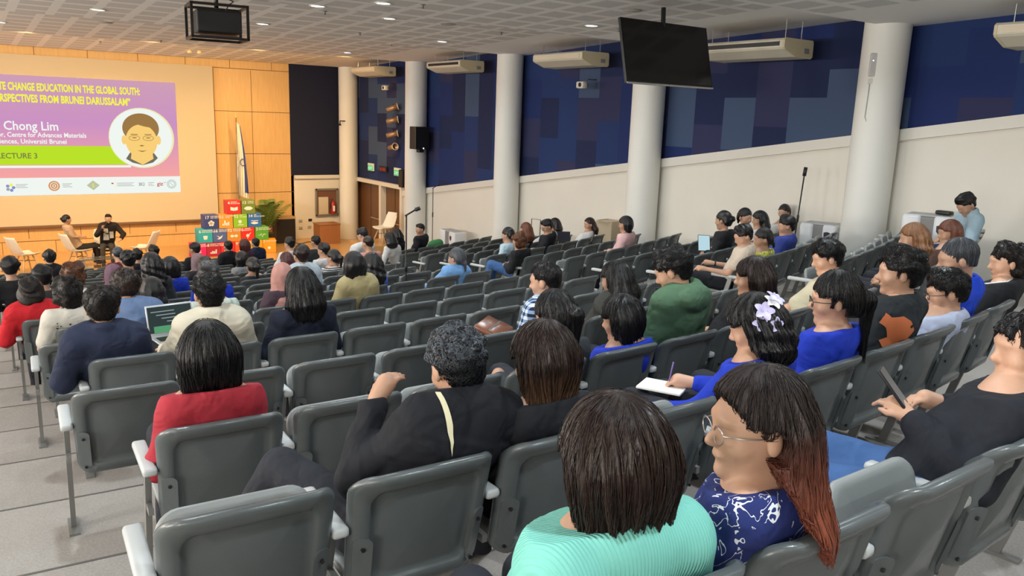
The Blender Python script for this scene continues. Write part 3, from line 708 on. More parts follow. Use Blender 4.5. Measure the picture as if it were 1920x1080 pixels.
    # hair
    g = Rh.T@A(0, 0, -1)
    if hcol == 'black' and hair in ('short', 'crop', 'fade', 'curly'): hcol = 'blackshort'
    hm = HAIRS[hcol]() if isinstance(hcol, str) else fabric(*hcol)
    hf, hlo, hhi = hair_field(hair, None, seed, hvol, hlen, g, sweep, vh)
    if hair in ('long', 'wavy', 'bob', 'ponytail', 'lowtail'):
        sh = g*(hlen+.08); hlo = np.minimum(A(*hlo), sh-.12); hhi = np.maximum(A(*hhi), sh*A(1, 1, 0)+.12); hhi[2] = .2
    ex = None
    if strands: ex = lambda V: add_strands(hf, V, strands, seed, (.05 if hair in ('short', 'curly', 'crop') else .11), curly=(.9 if hair in ('short', 'curly', 'crop') else .06), g=g, w=.0011 if d < 2 else .0015)
    hn = 'headscarf' if hair == 'hijab' else 'hair'
    ho = sdf_obj(hn, hf, hlo, hhi, vh, hm, root, H, Rh, ex)
    if mid or free is not None:
        for s in (-1, 1):
            e = MB(); e.lathe([(.0001, -.010), (.007, -.007), (.010, 0), (.007, .007), (.0001, .010)], (0, 0, 0), 10); c = H+Rh@A(s*.031, .082, .0); e.build('eye', mat('eye_dark', (.02, .015, .012), .2), root, True, loc=Vector(c))
    if glasses:
        gm = MB()
        for s in (-1, 1):
            c = A(s*.034, .110, -.002); gm.tube([H+Rh@(c+A(.027*cos(t), -.004*abs(cos(t)), .021*sin(t))) for t in np.linspace(0, 2*pi, 21)], .0014 if glasses != 'black' else .0022, 6, False)
            gm.tube([H+Rh@A(s*.060, .106, .006), H+Rh@A(s*.082, .06, .004), H+Rh@A(s*.086, -.01, .002)], .0014 if glasses != 'black' else .002, 6)
        gm.tube([H+Rh@A(-.008, .114, .0), H+Rh@A(0, .117, .003), H+Rh@A(.008, .114, .0)], .0014, 6)
        gm.build('spectacles', M_METAL if glasses != 'black' else mat('frame_black', (.01, .01, .012), .3), root, True)
    info = dict(root=root, H=H, Rh=Rh, nb=nb, sh=SHp, el=EL, wr=WR, pel=pel, tf=tf, Rt=Rt, kn=kn, an=an, lo=lo, hi=hi, hf=hf, top=so)
    print('person', len(PEOPLE), round(d, 1), label[:30], flush=True); PEOPLE.append(info); return info
def decal(info, polys, m, name, origin, ax_u, ax_v, direction, off=.003):
    """flat shapes laid onto the clothing: each 2-D point is marched along `direction` until it meets the cloth"""
    o = A(*origin); u = A(*ax_u); v = A(*ax_v); dr = A(*direction)/np.linalg.norm(direction); mb = MB(); cache = []
    bm = bmesh.new()
    for pts in polys:
        vs = [bm.verts.new((x, y, 0)) for x, y in pts]
        try: bm.faces.new(vs)
        except ValueError: pass
    bmesh.ops.triangulate(bm, faces=bm.faces[:])
    for _ in range(3):
        ed = [e for e in bm.edges if e.calc_length() > .016]
        if ed: bmesh.ops.subdivide_edges(bm, edges=ed, cuts=1); bmesh.ops.triangulate(bm, faces=bm.faces[:])
    P2 = np.array([(w.co.x, w.co.y) for w in bm.verts]); bm.verts.index_update(); Fc = [[w.index for w in f.verts] for f in bm.faces]; bm.free()
    P = o+P2[:, :1]*u+P2[:, 1:2]*v-dr*.25
    for _ in range(60): P = P+dr*np.clip(info['tf'](P)*.7, -.02, .03)[:, None]
    okv = (np.abs(info['tf'](P)) < .012)&(np.linalg.norm(P-o, axis=1) < .5); Fc = [f for f in Fc if all(okv[i] for i in f) and max(np.linalg.norm(P[f[0]]-P[f[1]]), np.linalg.norm(P[f[1]]-P[f[2]])) < .05]
    used = sorted({i for f in Fc for i in f}); mp = {i: j for j, i in enumerate(used)}
    return mesh_obj(name, (P-dr*off)[used], [[mp[i] for i in f] for f in Fc], m, info['root']) if Fc else None
# E:PEOPLELIB

# ================================================================ STAGE
# projection screen with the projected slide
scr = thing('projection_screen', 'wide cream projection screen hanging on the wood veneer stage wall', 'screen', (0, SY-.12, 0))
b = MB(); b.box((1.9, .0, -1.17), (10.3, .03, 4.95)); b.build('screen_fabric', mat('screen_fabric', (.60, .52, .38), .9), scr)
b = MB(); b.bbox((1.9, 0, -3.69), (10.35, .07, .09), .02); b.build('bottom_bar', mat('dark_bar', (.16, .09, .05), .5), scr)
def emit(name, col, es=1.0):
    return mat(name, (0, 0, 0), .9, emit=col, es=es, spec=0)
def slide_mat():
    m = emit('slide_gradient', (.5, .3, .45), 1.0); nt, N, L, B = nodes(m); tc = N.new('ShaderNodeTexCoord'); sp = N.new('ShaderNodeSeparateXYZ'); L.new(tc.outputs['Object'], sp.inputs[0])
    r = N.new('ShaderNodeMapRange'); r.inputs[1].default_value = .7; r.inputs[2].default_value = -2.2; L.new(sp.outputs[2], r.inputs[0])
    cr = N.new('ShaderNodeValToRGB'); L.new(r.outputs[0], cr.inputs[0]); els = cr.color_ramp.elements
    els[0].position = 0; els[0].color = (.62, .34, .47, 1); els[1].position = 1; els[1].color = (.92, .38, .36, 1); e = els.new(.45); e.color = (.60, .29, .55, 1)
    L.new(cr.outputs[0], B.inputs['Emission Color']); return m
def flat(pts, m, name, y, parent=scr): return mesh_obj(name, [(x, y, z) for x, z in pts], [list(range(len(pts)))], m, parent, False)
def q4(x0, x1, z0, z1): return [(x0, z0), (x1, z0), (x1, z1), (x0, z1)]
def ellp(cx, cz, rx, rz, n=40, a0=0, a1=360): return [(cx+rx*cos(radians(a0+(a1-a0)*i/n)), cz+rz*sin(radians(a0+(a1-a0)*i/n))) for i in range(n+(a1-a0 < 360))]
EW = emit('slide_white', (.95, 1, .95), .92); EY = emit('slide_yellow', (.95, .95, .08), .95); EG = emit('slide_lime', (.62, .95, .03), .8)
sl = flat(q4(-2.6, 5.88, -2.74, .72), slide_mat(), 'slide', -.020)
SLX1 = 5.88
flat(q4(-2.6, SLX1+.01, -2.74, -2.22), EW, 'slide_logo_strip', -.022, scr)
flat(q4(-2.6, 4.35, -1.84, -1.28), EG, 'slide_lime_band', -.0225, scr)
flat(q4(-2.6, 4.45, -1.93, -1.86), EW, 'slide_white_line', -.0225, scr)
MX = Matrix.Rotation(radians(90), 4, 'X')
def stext(t, x, z, size, m, width=None, align='LEFT', y=-.026, bold=0.0, parent=scr, name='slide_text'):
    M = Matrix.Translation((x, y, z))@MX
    return text_mesh(name, t, size, m, parent, M, width, align, .0005, bold)
stext('TE CHANGE EDUCATION IN THE GLOBAL SOUTH:', 1.12, .30, .30, EY, 3.72, bold=.011)
stext('RSPECTIVES FROM BRUNEI DARUSSALAM\u201d', 1.12, -.03, .30, EY, 3.42, bold=.011)
stext('n Chong Lim', .90, -.83, .36, EW, 1.62, bold=.006)
stext('or, Centre for Advances Materials', .98, -1.03, .19, EW, 2.28, bold=.004)
stext('Sciences, Universiti Brunei', .86, -1.22, .19, EW, 1.86, bold=.004)
stext('LECTURE 3', .92, -1.65, .22, emit('slide_olive', (.25, .27, .08), .8), 1.0, bold=.004)
flat(ellp(4.82, -1.02, .95, .93), emit('slide_ring', (.95, .9, .5), .9), 'portrait_rim', -.027); flat(ellp(4.80, -1.02, .91, .90), EW, 'portrait_disc', -.028)
P0 = (4.80, -1.02)
SK = emit('slide_skin', (1.0, .66, .20), .95); HRm = emit('slide_hair', (.42, .24, .08), .8); FE = emit('slide_feature', (.42, .25, .08), .8)
pr = MB()
flat([(P0[0]-.48, -1.66), (P0[0]-.3, -1.78), (P0[0], -1.86), (P0[0]+.3, -1.78), (P0[0]+.45, -1.64), (P0[0]+.32, -1.45), (P0[0]-.34, -1.45)], emit('slide_collar', (.22, .2, .14), .8), 'portrait_collar', -.0285)
flat([(P0[0]-.34, -1.66), (P0[0], -1.85), (P0[0]+.32, -1.66), (P0[0]+.28, -1.3), (P0[0]-.28, -1.3)], SK, 'portrait_neck', -.0288)
flat(ellp(P0[0], -.72, .53, .46), HRm, 'portrait_hair', -.029)
for s in (-1, 1): flat(ellp(P0[0]+s*.50, -1.08, .07, .14, 20), SK, 'portrait_ear', -.0292)
flat(ellp(P0[0], -1.12, .46, .52), SK, 'portrait_face', -.0294)
flat([(P0[0]-.47, -.78), (P0[0]-.40, -.62), (P0[0]-.1, -.60), (P0[0]+.1, -.66), (P0[0]+.34, -.70), (P0[0]+.47, -.80), (P0[0]+.5, -.55), (P0[0]+.1, -.36), (P0[0]-.35, -.45)], HRm, 'portrait_fringe', -.0296)
for s in (-1, 1):
    b = MB(); b.tube([(P0[0]+s*.2+.155*cos(t), -.0300, -1.02+.075*sin(t)) for t in np.linspace(0, 2*pi, 25)], .008, 5, False); b.build('portrait_glasses', FE, scr)
    flat(ellp(P0[0]+s*.2, -1.01, .07, .018, 16), FE, 'portrait_eye', -.0298); flat(q4(P0[0]+s*.2-.1, P0[0]+s*.2+.1, -.92, -.895), FE, 'portrait_brow', -.0298)
flat([(P0[0]-.15, -1.40), (P0[0], -1.45), (P0[0]+.15, -1.40), (P0[0], -1.41)], FE, 'portrait_mouth', -.0298); flat([(P0[0]-.08, -1.25), (P0[0], -1.28), (P0[0]+.08, -1.25), (P0[0], -1.23)], FE, 'portrait_nose', -.0298)
EO = emit('slide_orange', (.85, .36, .12), .8); EB = emit('slide_blue', (.3, .36, .75), .8); EGY = emit('slide_grey', (.45, .48, .5), .8); ERD = emit('slide_red', (.7, .12, .12), .8)
for j, c in enumerate((EB, EY, EB, EGY, EB)): flat(ellp(1.18+.08*cos(j*1.256), -2.50+.08*sin(j*1.256), .045, .045, 12), c, 'logo_dot', -.0245)
for r_, c in ((.15, EO), (.11, EW), (.09, EO), (.05, EW), (.03, EO)): flat(ellp(2.30, -2.47, r_, r_, 24), c, 'logo_rings', -.0245-.0004*(.15-r_)*20)
flat([(3.17, -2.47), (3.35, -2.32), (3.53, -2.47), (3.35, -2.62)], emit('slide_pale', (.65, .7, .45), .8), 'logo_diamond', -.0245); stext('5', 3.31, -2.53, .16, EY, y=-.0265)
flat(q4(3.86, 3.92, -2.44, -2.40), ERD, 'logo_mark', -.0245); flat(q4(3.985, 3.993, -2.58, -2.36), EY, 'logo_bar', -.0245)
stext('IKI', 4.02+.62, -2.51, .15, EGY, bold=.004); stext('giz', 5.30-.12, -2.51, .17, ERD, bold=.003)
for r_, c in ((.14, EGY), (.125, EW), (.10, emit('slide_green', (.3, .55, .3), .8)), (.085, EW)): flat(ellp(5.62, -2.47, r_, r_, 24), c, 'logo_badge', -.0245-.0004*(.15-r_)*20)
b = MB(); b.tube([(5.58, -.028, -2.43), (5.66, -.028, -2.52)], .006, 4); b.build('logo_hand', EB, scr)
for x0, x1, n in ((1.32, 1.62, 3), (2.52, 2.78, 3), (4.02, 4.5, 3), (4.92, 5.1, 3), (5.38, 5.46, 2)):
    for j in range(n): flat(q4(x0, x1-(.06*(j % 2)), -2.42-.045*j, -2.405-.045*j), EGY, 'logo_caption', -.0245)

def side_chair(x, y, rz, label, z=SZ, group='white shell side chairs', sc=1.0):
    t = thing('side_chair', label, 'chair', (x, y, z), rz, group); t.scale = (sc,)*3; V = []; n, m_ = 15, 22
    for i in range(m_):
        u = i/(m_-1)
        if u < .5: q = u/.5; yy = -.22+.42*q; zz = .44-.02*sin(q*pi)+(.0 if q > .15 else (.15-q)*-.10); w = .20+.045*sin(q*pi*.8)
        else: q = (u-.5)/.5; yy = .20+.13*q+.05*sin(q*pi/2); zz = .44+.40*q**1.12; w = .235-.035*q
        for j in range(n):
            s = -1+2*j/(n-1); V.append((s*w*(1-.12*(q > .9)*(u > .5)*abs(s)**4), yy+(.0 if u < .5 else -.06*s*s), zz+(.045*abs(s)**3 if u < .55 else .0)))
    Fq = [(i*n+j, i*n+j+1, (i+1)*n+j+1, (i+1)*n+j) for i in range(m_-1) for j in range(n-1)]
    sh = mesh_obj('shell', V, Fq, mat('white_shell', (.80, .78, .70), .4), t); md = sh.modifiers.new('solid', 'SOLIDIFY'); md.thickness = .016
    b = MB(); b.bbox((0, 0, .425), (.34, .34, .03), .01); b.build('seat_pad', mat('pad_white', (.74, .72, .64), .7), t)
    for sx in (-1, 1):
        for sy in (-1, 1):
            b = MB(); b.tube([(sx*.09, sy*.09, .41), (sx*.21, sy*.22, 0)], [.020, .012], 8); b.build('leg', M_LEG, t, True)
    b = MB(); b.tube([(-.14, -.14, .28), (.14, .14, .28)], .007, 6); b.tube([(.14, -.14, .28), (-.14, .14, .28)], .007, 6); b.build('stretcher', M_BLACK, t)
    return t
# each chair stands where the photograph shows it, on the stage boards
side_chair(1.25, 24.6, radians(118), 'empty white shell chair with beech legs, leftmost on stage', sc=1.2)
side_chair(4.15, 24.6, radians(-125), 'empty white shell chair with beech legs, right of the seated man', sc=1.2)
side_chair(2.52, 24.75, radians(110), 'white shell chair under the seated woman on stage', sc=1.2)
side_chair(3.27, 24.9, radians(8), 'white shell chair under the seated man on stage', sc=1.2)
side_chair(10.95, 23.1, radians(-75), 'white shell chair standing in front of the brown doors', z=-4.05, sc=1.15)
b = MB(); b.box((10.95, 23.35, -4.45), (1.5, 1.4, .8)); tag(b.build('platform', M_STAGE), 'low wooden landing in front of the brown doors', 'platform')
t = thing('coffee_table', 'low glass coffee table in front of the two seated speakers', 'table', (2.95, 23.75, SZ))
b = MB(); b.bbox((0, 0, .42), (1.05, .55, .014), .004); b.build('glass_top', M_GLASS, t)
b = MB(); b.bbox((0, 0, .2), (.9, .42, .01), .003); b.build('shelf', M_GLASS, t)
for sx in (-1, 1):
    for sy in (-1, 1): b = MB(); b.tube([(sx*.44, sy*.2, 0), (sx*.44, sy*.2, .42)], .016, 10); b.build('leg', M_METAL, t, True)
tag(MB().lathe([(.001, 0), (.028, 0), (.03, .1), (.026, .14), (.012, .15), (.012, .17), (.001, .17)], (2.75, 23.75, SZ+.428), 14).build('water_bottle', mat('clear_plastic', (.8, .9, .95), .1, trans=.8), None, True), 'small clear water bottle on the glass coffee table', 'bottle')
# stacked goal cubes
CB = .425
def icon(kind, m, parent, M):
    def F2(pts): return mesh_obj('icon', [M@Vector((x*CB, z*CB, .0)) for x, z in pts], [list(range(len(pts)))], m, parent, False)
    if kind == 'book': F2([(-.26, -.1), (0, -.16), (.0, .08), (-.26, .14)]); F2([(.02, -.16), (.26, -.1), (.26, .14), (.02, .08)])
    elif kind == 'eye': F2([(-.34, 0), (-.15, .13), (.15, .13), (.34, 0), (.15, -.13), (-.15, -.13)]); 
    elif kind == 'bars': [F2(q4(x, x+.09, -.2, z)) for x, z in ((-.24, -.08), (-.12, .0), (0, -.02), (.12, .1))]
    elif kind == 'city': [F2(q4(x, x+.10, -.2, z)) for x, z in ((-.26, -.06), (-.13, .16), (0, .0), (.13, .06))]
    elif kind == 'flower': [F2(ellp(.12*cos(k*1.256+1.57), .12*sin(k*1.256+1.57), .10, .10, 14)) for k in range(5)]
    elif kind == 'loop': [F2(ellp(s*.14, 0, .13, .10, 16)) for s in (-1, 1)]
    elif kind == 'heart': F2([(-.3, -.02), (-.12, -.02), (-.06, .12), (.02, -.14), (.08, .04), (.3, .04), (.3, .0), (.1, -.02), (.03, -.22), (-.05, .03), (-.1, -.05), (-.3, -.05)])
    elif kind == 'fish': F2([(-.28, -.08), (-.05, .0), (.2, -.05), (.28, -.1), (.2, -.17), (-.05, -.2), (-.28, -.12)]); F2(q4(-.26, .26, .04, .09))
    elif kind == 'glass': F2([(-.16, .12), (.16, .12), (.11, -.16), (-.11, -.16)])
    elif kind == 'tree': F2(ellp(-.03, .04, .13, .12, 14)); F2(q4(-.05, -.01, -.2, -.04)); F2(q4(-.2, .22, -.22, -.17))
    elif kind == 'gender': F2(ellp(-.02, -.02, .12, .12, 16)); F2(q4(-.04, 0, -.24, -.12)); F2([(.06, .06), (.1, .03), (.22, .16), (.18, .2)])
    elif kind == 'dove': F2([(-.25, .1), (.0, -.02), (.22, .12), (.1, -.12), (-.05, -.2), (-.22, -.16), (-.05, -.08)])
    elif kind == 'people': [F2(q4(x-.025, x+.025, -.2, .02)) or F2(ellp(x, .07, .035, .035, 10)) for x in (-.24, -.12, 0, .12, .24)]
    elif kind == 'equal': F2(q4(-.14, .14, .03, .08)); F2(q4(-.14, .14, -.08, -.03))
    elif kind == 'sun': F2(ellp(0, -.02, .11, .11, 18))
CUBES = [  # x, level, colour, number, title, icon, words for the label
 (5.82, 0, (.75, .02, .18), '10', 'REDUCED\nINEQUALITIES', 'equal', 'magenta goal cube, leftmost of the bottom layer'),
 (6.25, 0, (.42, .02, .05), '8', 'DECENT WORK AND\nECONOMIC GROWTH', 'bars', 'dark red goal cube with white bar chart in the bottom layer'),
 (6.68, 0, (.75, .03, .04), '1', 'NO\nPOVERTY', 'people', 'bright red goal cube behind the suited man, bottom layer'),
 (7.11, 0, (.85, .12, .04), '9', 'INDUSTRY', 'bars', 'orange-red goal cube in the middle of the bottom layer'),
 (7.54, 0, (.75, .42, .02), '2', 'ZERO\nHUNGER', 'sun', 'mustard goal cube, second from right in the bottom layer'),
 (8.02, 0, (.85, .36, .02), '7', 'CLEAN ENERGY', 'sun', 'yellow-orange goal cube, rightmost of the bottom layer'),
 (6.03, 1, (.03, .42, .50), '6', 'CLEAN WATER\nAND SANITATION', 'glass', 'teal goal cube with a white water glass icon'),
 (6.46, 1, (.08, .14, .36), '16', 'PEACE, JUSTICE\nINSTITUTIONS', 'dove', 'slate blue goal cube with a white dove icon'),
 (6.89, 1, (.62, .28, .04), '12', 'RESPONSIBLE\nCONSUMPTION', 'loop', 'ochre goal cube with a white infinity loop'),
 (7.32, 1, (.70, .03, .02), '5', 'GENDER\nEQUALITY', 'gender', 'red goal cube with a white gender symbol'),
 (7.76, 1, (.10, .40, .04), '3', 'GOOD HEALTH\nAND WELL-BEING', 'heart', 'green goal cube with a white heartbeat line'),
 (6.22, 2, (.04, .06, .22), '17', 'PARTNERSHIPS\nFOR THE GOALS', 'flower', 'navy goal cube with white linked rings'),
 (6.66, 2, (.80, .33, .05), '11', 'SUSTAINABLE\nCITIES', 'city', 'light orange goal cube with white city skyline'),
 (7.10, 2, (.25, .55, .03), '15', 'LIFE\nON LAND', 'tree', 'lime green goal cube with a white tree icon'),
 (7.54, 2, (.03, .16, .48), '14', 'LIFE\nBELOW WATER', 'fish', 'blue goal cube with a white fish icon'),
 (6.92, 3, (.62, .03, .03), '4', 'QUALITY\nEDUCATION', 'book', 'red goal cube with a white open book, on top of the stack'),
 (7.36, 3, (.16, .25, .04), '13', 'CLIMATE\nACTION', 'eye', 'olive goal cube with a white eye icon, on top of the stack')]
MW = mat('print_white', (.85, .85, .8), .6)
for i, (x, lv, c, num, ti, ic, lab) in enumerate(CUBES):
    sx = (x-6.9)*.0
    rz = {0: radians(0), 5: radians(-14)}.get(i, 0.0)
    b = MB(); b.bbox((0, 0, CB/2), (CB-.006, CB-.006, CB-.004), .006); o = b.build('goal_cube', mat('cube_%s' % num, c, .55)); o.location = (x, 25.45+(.04 if lv else 0), SZ+lv*CB+.001); o.rotation_euler[2] = rz
    tag(o, lab, 'box', 'printed cardboard goal cubes in a pyramid')
    for side in (0, 1):
        R = Matrix.Rotation(radians(90*side), 4, 'Z')
        Mf = R@Matrix.Translation((0, -CB/2-.0015, CB/2))@MX
        icon(ic, MW, o, Mf@Matrix.Translation((0, -.04, 0)))
        text_mesh('number', num, .13, MW, o, Mf@Matrix.Translation((-.19, .10, 0)), None, 'LEFT', .0004, .002)
        text_mesh('title', ti, .048, MW, o, Mf@Matrix.Translation((-.19+.085*len(num), .155, 0)), None, 'LEFT', .0004, .001)
# flag
t = thing('flag', 'white and blue flag with round emblem furled on a pole', 'flag', (7.66, 27.35, SZ))
b = MB(); b.tube([(0, 0, 0), (0, 0, 4.15)], .018, 8); b.build('pole', M_METAL, t, True); MB().lathe([(.001, 4.15), (.03, 4.17), (.02, 4.22), (.001, 4.36)], n=10).build('finial', mat('brass', (.7, .5, .2), .3, 1), t, True); MB().lathe([(.2, 0), (.2, .04), (.05, .07), (.03, .12)], n=20).build('base', M_BLACK, t, True)
def flagm():
    m = mat('flag_cloth', (.8, .78, .7), .8); nt, N, L, B = nodes(m); tc = N.new('ShaderNodeTexCoord'); sp = N.new('ShaderNodeSeparateXYZ'); L.new(tc.outputs['UV'], sp.inputs[0])
    L.new(mixc(N, L, math_n(N, L, 'MULTIPLY', math_n(N, L, 'GREATER_THAN', sp.outputs[0], .70), math_n(N, L, 'LESS_THAN', sp.outputs[1], .93)), (.78, .75, .66), (.03, .06, .30)), B.inputs['Base Color']); return m
V = []; F = []; UV = []; nu, nv = 40, 30
for i in range(nv):
    v = i/(nv-1); wv = .10+.20*sin(min(1, v*1.3)*pi*.5)
    for j in range(nu):
        u = j/(nu-1); V.append((u*wv+.02*sin(u*30+v*2), -.03+.05*sin(u*26+v*3)*(.3+v), 4.05-2.4*v-.12*u)); UV.append((u, v))
F = [(i*nu+j, i*nu+j+1, (i+1)*nu+j+1, (i+1)*nu+j) for i in range(nv-1) for j in range(nu-1)]
o = mesh_obj('cloth', V, F, flagm(), t); uvl = o.data.uv_layers.new(name='uv')
for lp in o.data.loops: uvl.data[lp.index].uv = UV[lp.vertex_index]
b = MB(); b.tube([(.14+.085*cos(a), -.115, 2.75+.11*sin(a)) for a in np.linspace(0, 2*pi, 25)], .014, 6, False); b.build('emblem', mat('emblem_blue', (.05, .09, .35), .6), t)
# palm
t = thing('potted_palm', 'potted palm with arching fronds behind the goal cubes', 'plant', (8.35, 26.7, SZ))
MB().lathe([(.001, 0), (.17, 0), (.22, .4), (.24, .42), (.2, .42), (.19, .36), (.001, .36)], n=24).build('pot', mat('pot_dark', (.05, .04, .03), .5), t, True)
pm = mat('palm_leaf', (.12, .20, .04), .5, noise=(5, .4)); rr = random.Random(3)
for f in range(15):
    a = rr.uniform(0, 2*pi); ln = rr.uniform(.9, 1.35); el = rr.uniform(.75, 1.25); pts = []
    for s in np.linspace(0, 1, 12): pts.append(Vector((cos(a)*ln*s*cos(el)*1.1, sin(a)*ln*s*cos(el)*.7, .4+ln*(s*sin(el)*1.25-.45*s*s*s)+.3*s)))
    b = MB(); b.tube(pts, [.009*(1-.7*i/11) for i in range(12)], 5)
    for i in range(3, 12):
        tg = (pts[i]-pts[i-1]).normalized(); sd = tg.cross(Vector((0, 0, 1))).normalized()
        for s in (-1, 1):
            for h in (0, .5):
                p = pts[i-1].lerp(pts[i], h); L_ = .30*sin(pi*(i/12.5)); tip = p+sd*s*L_+tg*L_*.55-Vector((0, 0, L_*.35)); w = tg*.012
                b.add([p-w, p+w, (p+tip)/2+w*1.4+Vector((0, 0, .01)), tip, (p+tip)/2-w*1.4+Vector((0, 0, .01))], [(0, 1, 2, 4), (4, 2, 3)])
    b.build('frond', pm, t)
b = MB(); b.bbox((9.1, 27.15, SZ+.42), (.66, .5, .84), .02); o = b.build('stage_speaker', M_BLACK); tag(o, 'black box loudspeaker on the stage between palm and cream wall', 'loudspeaker')
b = MB(); b.box((9.1, 27.15, SZ+.875), (.66, .5, .07)); b.build('lid', mat('lid_wood', (.5, .33, .15), .5), o)
t = thing('wooden_box', 'reddish brown wooden pedestal box beside the stage pillar', 'box', (10.42, 26.55, SZ)); b = MB(); b.bbox((0, 0, .33), (.74, .62, .66), .012); b.build('case', M_BOXW, t); b = MB(); b.bbox((0, 0, .675), (.78, .66, .03), .008); b.build('top_board', M_BOXW, t)
# hose cabinet with extinguisher
t = thing('hose_cabinet', 'recessed glazed hose cabinet with grey frame on cream wall', 'cabinet', (10.90, SY-.07, -3.22))
for d_, c_ in (((.86, .06, .07), (0, 0, .46)), ((.86, .06, .07), (0, 0, -.46)), ((.07, .06, .99), (-.40, 0, 0)), ((.07, .06, .99), (.40, 0, 0))): b = MB(); b.bbox(c_, d_, .008); b.build('frame', mat('frame_grey', (.30, .28, .25), .4, .5), t)
b = MB(); b.box((0, .02, 0), (.78, .01, .9)); b.build('backing', mat('cab_inner', (.16, .07, .045), .7), t); b = MB(); b.box((-.14, -.01, -.12), (.36, .05, .62)); b.build('hose_box', mat('hose_box', (.62, .55, .42), .6), t)
t2 = thing('fire_extinguisher', 'red fire extinguisher with white label inside the hose cabinet', 'extinguisher', (11.10, SY-.16, -3.64))
MB().lathe([(.001, 0), (.075, 0), (.08, .02), (.08, .36), (.06, .42), (.025, .45), (.02, .5), (.001, .5)], n=20).build('cylinder', mat('ext_red', (.40, .02, .015), .3), t2, True)
b = MB(); b.box((0, -.081, .2), (.08, .004, .2)); b.build('label_plate', MW, t2); b = MB(); b.tube([(0, 0, .5), (-.07, -.03, .52), (-.1, -.03, .4), (-.09, -.02, .2)], .012, 6); b.build('hose', M_BLACK, t2, True)
for j, (x, z, dk) in enumerate(((9.92, -3.86, 0), (10.28, -3.85, 1), (9.92, -4.12, 0), (10.25, -4.1, 0))):
    b = MB(); b.bbox((x, SY-.025, z), (.13, .02, .085), .004); tag(b.build('wall_socket', M_BLACK if dk else mat('plate_grey', (.45, .42, .36), .5)), ['grey wall plate, upper left of four beside wooden box', 'black wall plate, upper right of four beside wooden box', 'grey wall plate, lower left of four beside wooden box', 'grey wall plate, lower right of four beside wooden box'][j], 'socket', 'wall plates by the wooden box')
tag(MB().tube([(9.0, 27.1, SZ+.01), (9.5, 26.6, SZ+.012), (9.9, 26.9, SZ+.012), (10.1, 26.3, SZ+.012)], .012, 6).build('floor_cable', M_BLACK, None, True), 'black cable lying on the stage beside the loudspeaker', 'cable')

# ================================================================ FIXTURES
# ceiling lights, sprinklers, speaker discs
DLW = ['round warm ceiling downlight right of the projector cage', 'round warm ceiling downlight above the palm and cubes', 'round cool ceiling downlight above the second air conditioner', 'round cool ceiling downlight nearest the stage pillar', 'round cool ceiling downlight just left of the television',
 'round cool ceiling downlight immediately right of the projector cage', 'round cool ceiling downlight just under the projector cage', 'round cool ceiling downlight at the top edge, near photo centre', 'round cool ceiling downlight at the top edge, further right', 'round cool ceiling downlight at the left edge of the photo', 'round warm ceiling downlight left of the projector cage']
for j, (x, y, w) in enumerate(DL):
    z = slab_z(y); t = thing('ceiling_downlight', DLW[j] if j < len(DLW) else 'round cool ceiling downlight above the nearer seats, outside the photo', 'light', (x, y, z), 0, 'round recessed ceiling downlights')
    MB().lathe([(.125, .002), (.125, -.010), (.105, -.012), (.10, .002)], n=24).build('rim', M_TRIM, t, True)
    MB().lathe([(.001, -.006), (.10, -.006)], n=24).build('lens', emit('lens_warm' if w else 'lens_cool', (1, .93, .75) if w else (.86, .95, 1), 5), t)
for j, (x, y) in enumerate([(5.36, 13.6), (6.92, 15.7), (5.78, 10.87), (8.95, 18.43), (9.08, 13.79), (9.61, 10.91), (3.4, 24.6), (4.3, 21.5)]):
    t = thing('sprinkler', 'small grey ceiling sprinkler '+['right of the projector cage', 'between two warm downlights', 'nearest the camera in the middle', 'by the air conditioner of the far bay', 'above the second air conditioner', 'beside the downlight left of the television', 'closest to the projection screen', 'in front of the projection screen'][j], 'sprinkler', (x, y, slab_z(y)), 0, 'ceiling sprinklers')
    MB().lathe([(.04, .0), (.04, -.008), (.012, -.012), (.012, -.05), (.03, -.055), (.001, -.056)], n=12).build('head', mat('sprinkler_metal', (.25, .24, .23), .4, .8), t, True)
for j, (x, y) in enumerate([(7.75, 13.58), (2.76, 19.08), (7.74, 18.33), (8.52, 9.4)]):
    o = MB().lathe([(.001, -.012), (.13, -.012), (.15, .0)], (x, y, slab_z(y)), 28).build('ceiling_speaker', mat('disc_grey', (.42, .40, .37), .7), None, True); tag(o, ['round grey ceiling speaker in the middle of the ceiling', 'round grey ceiling speaker, leftmost, above the screen', 'round grey ceiling speaker near the second pillar from stage', 'round grey ceiling speaker just left of the television pole'][j], 'speaker', 'round ceiling speakers')
t = thing('ceiling_microphone', 'pair of small yellowish domes on the ceiling near the screen', 'fixture', (5.7, 24.2, 1.55))
for s in (-1, 1): MB().lathe([(.02, 0), (.07, -.04), (.06, -.09), (.001, -.1)], (s*.13, 0, 0), 14).build('dome', mat('dome_cream', (.7, .6, .35), .4), t, True)
MB().tube([(-.13, 0, -.03), (.13, 0, -.03)], .012, 6).build('bar', M_METAL, t, True)
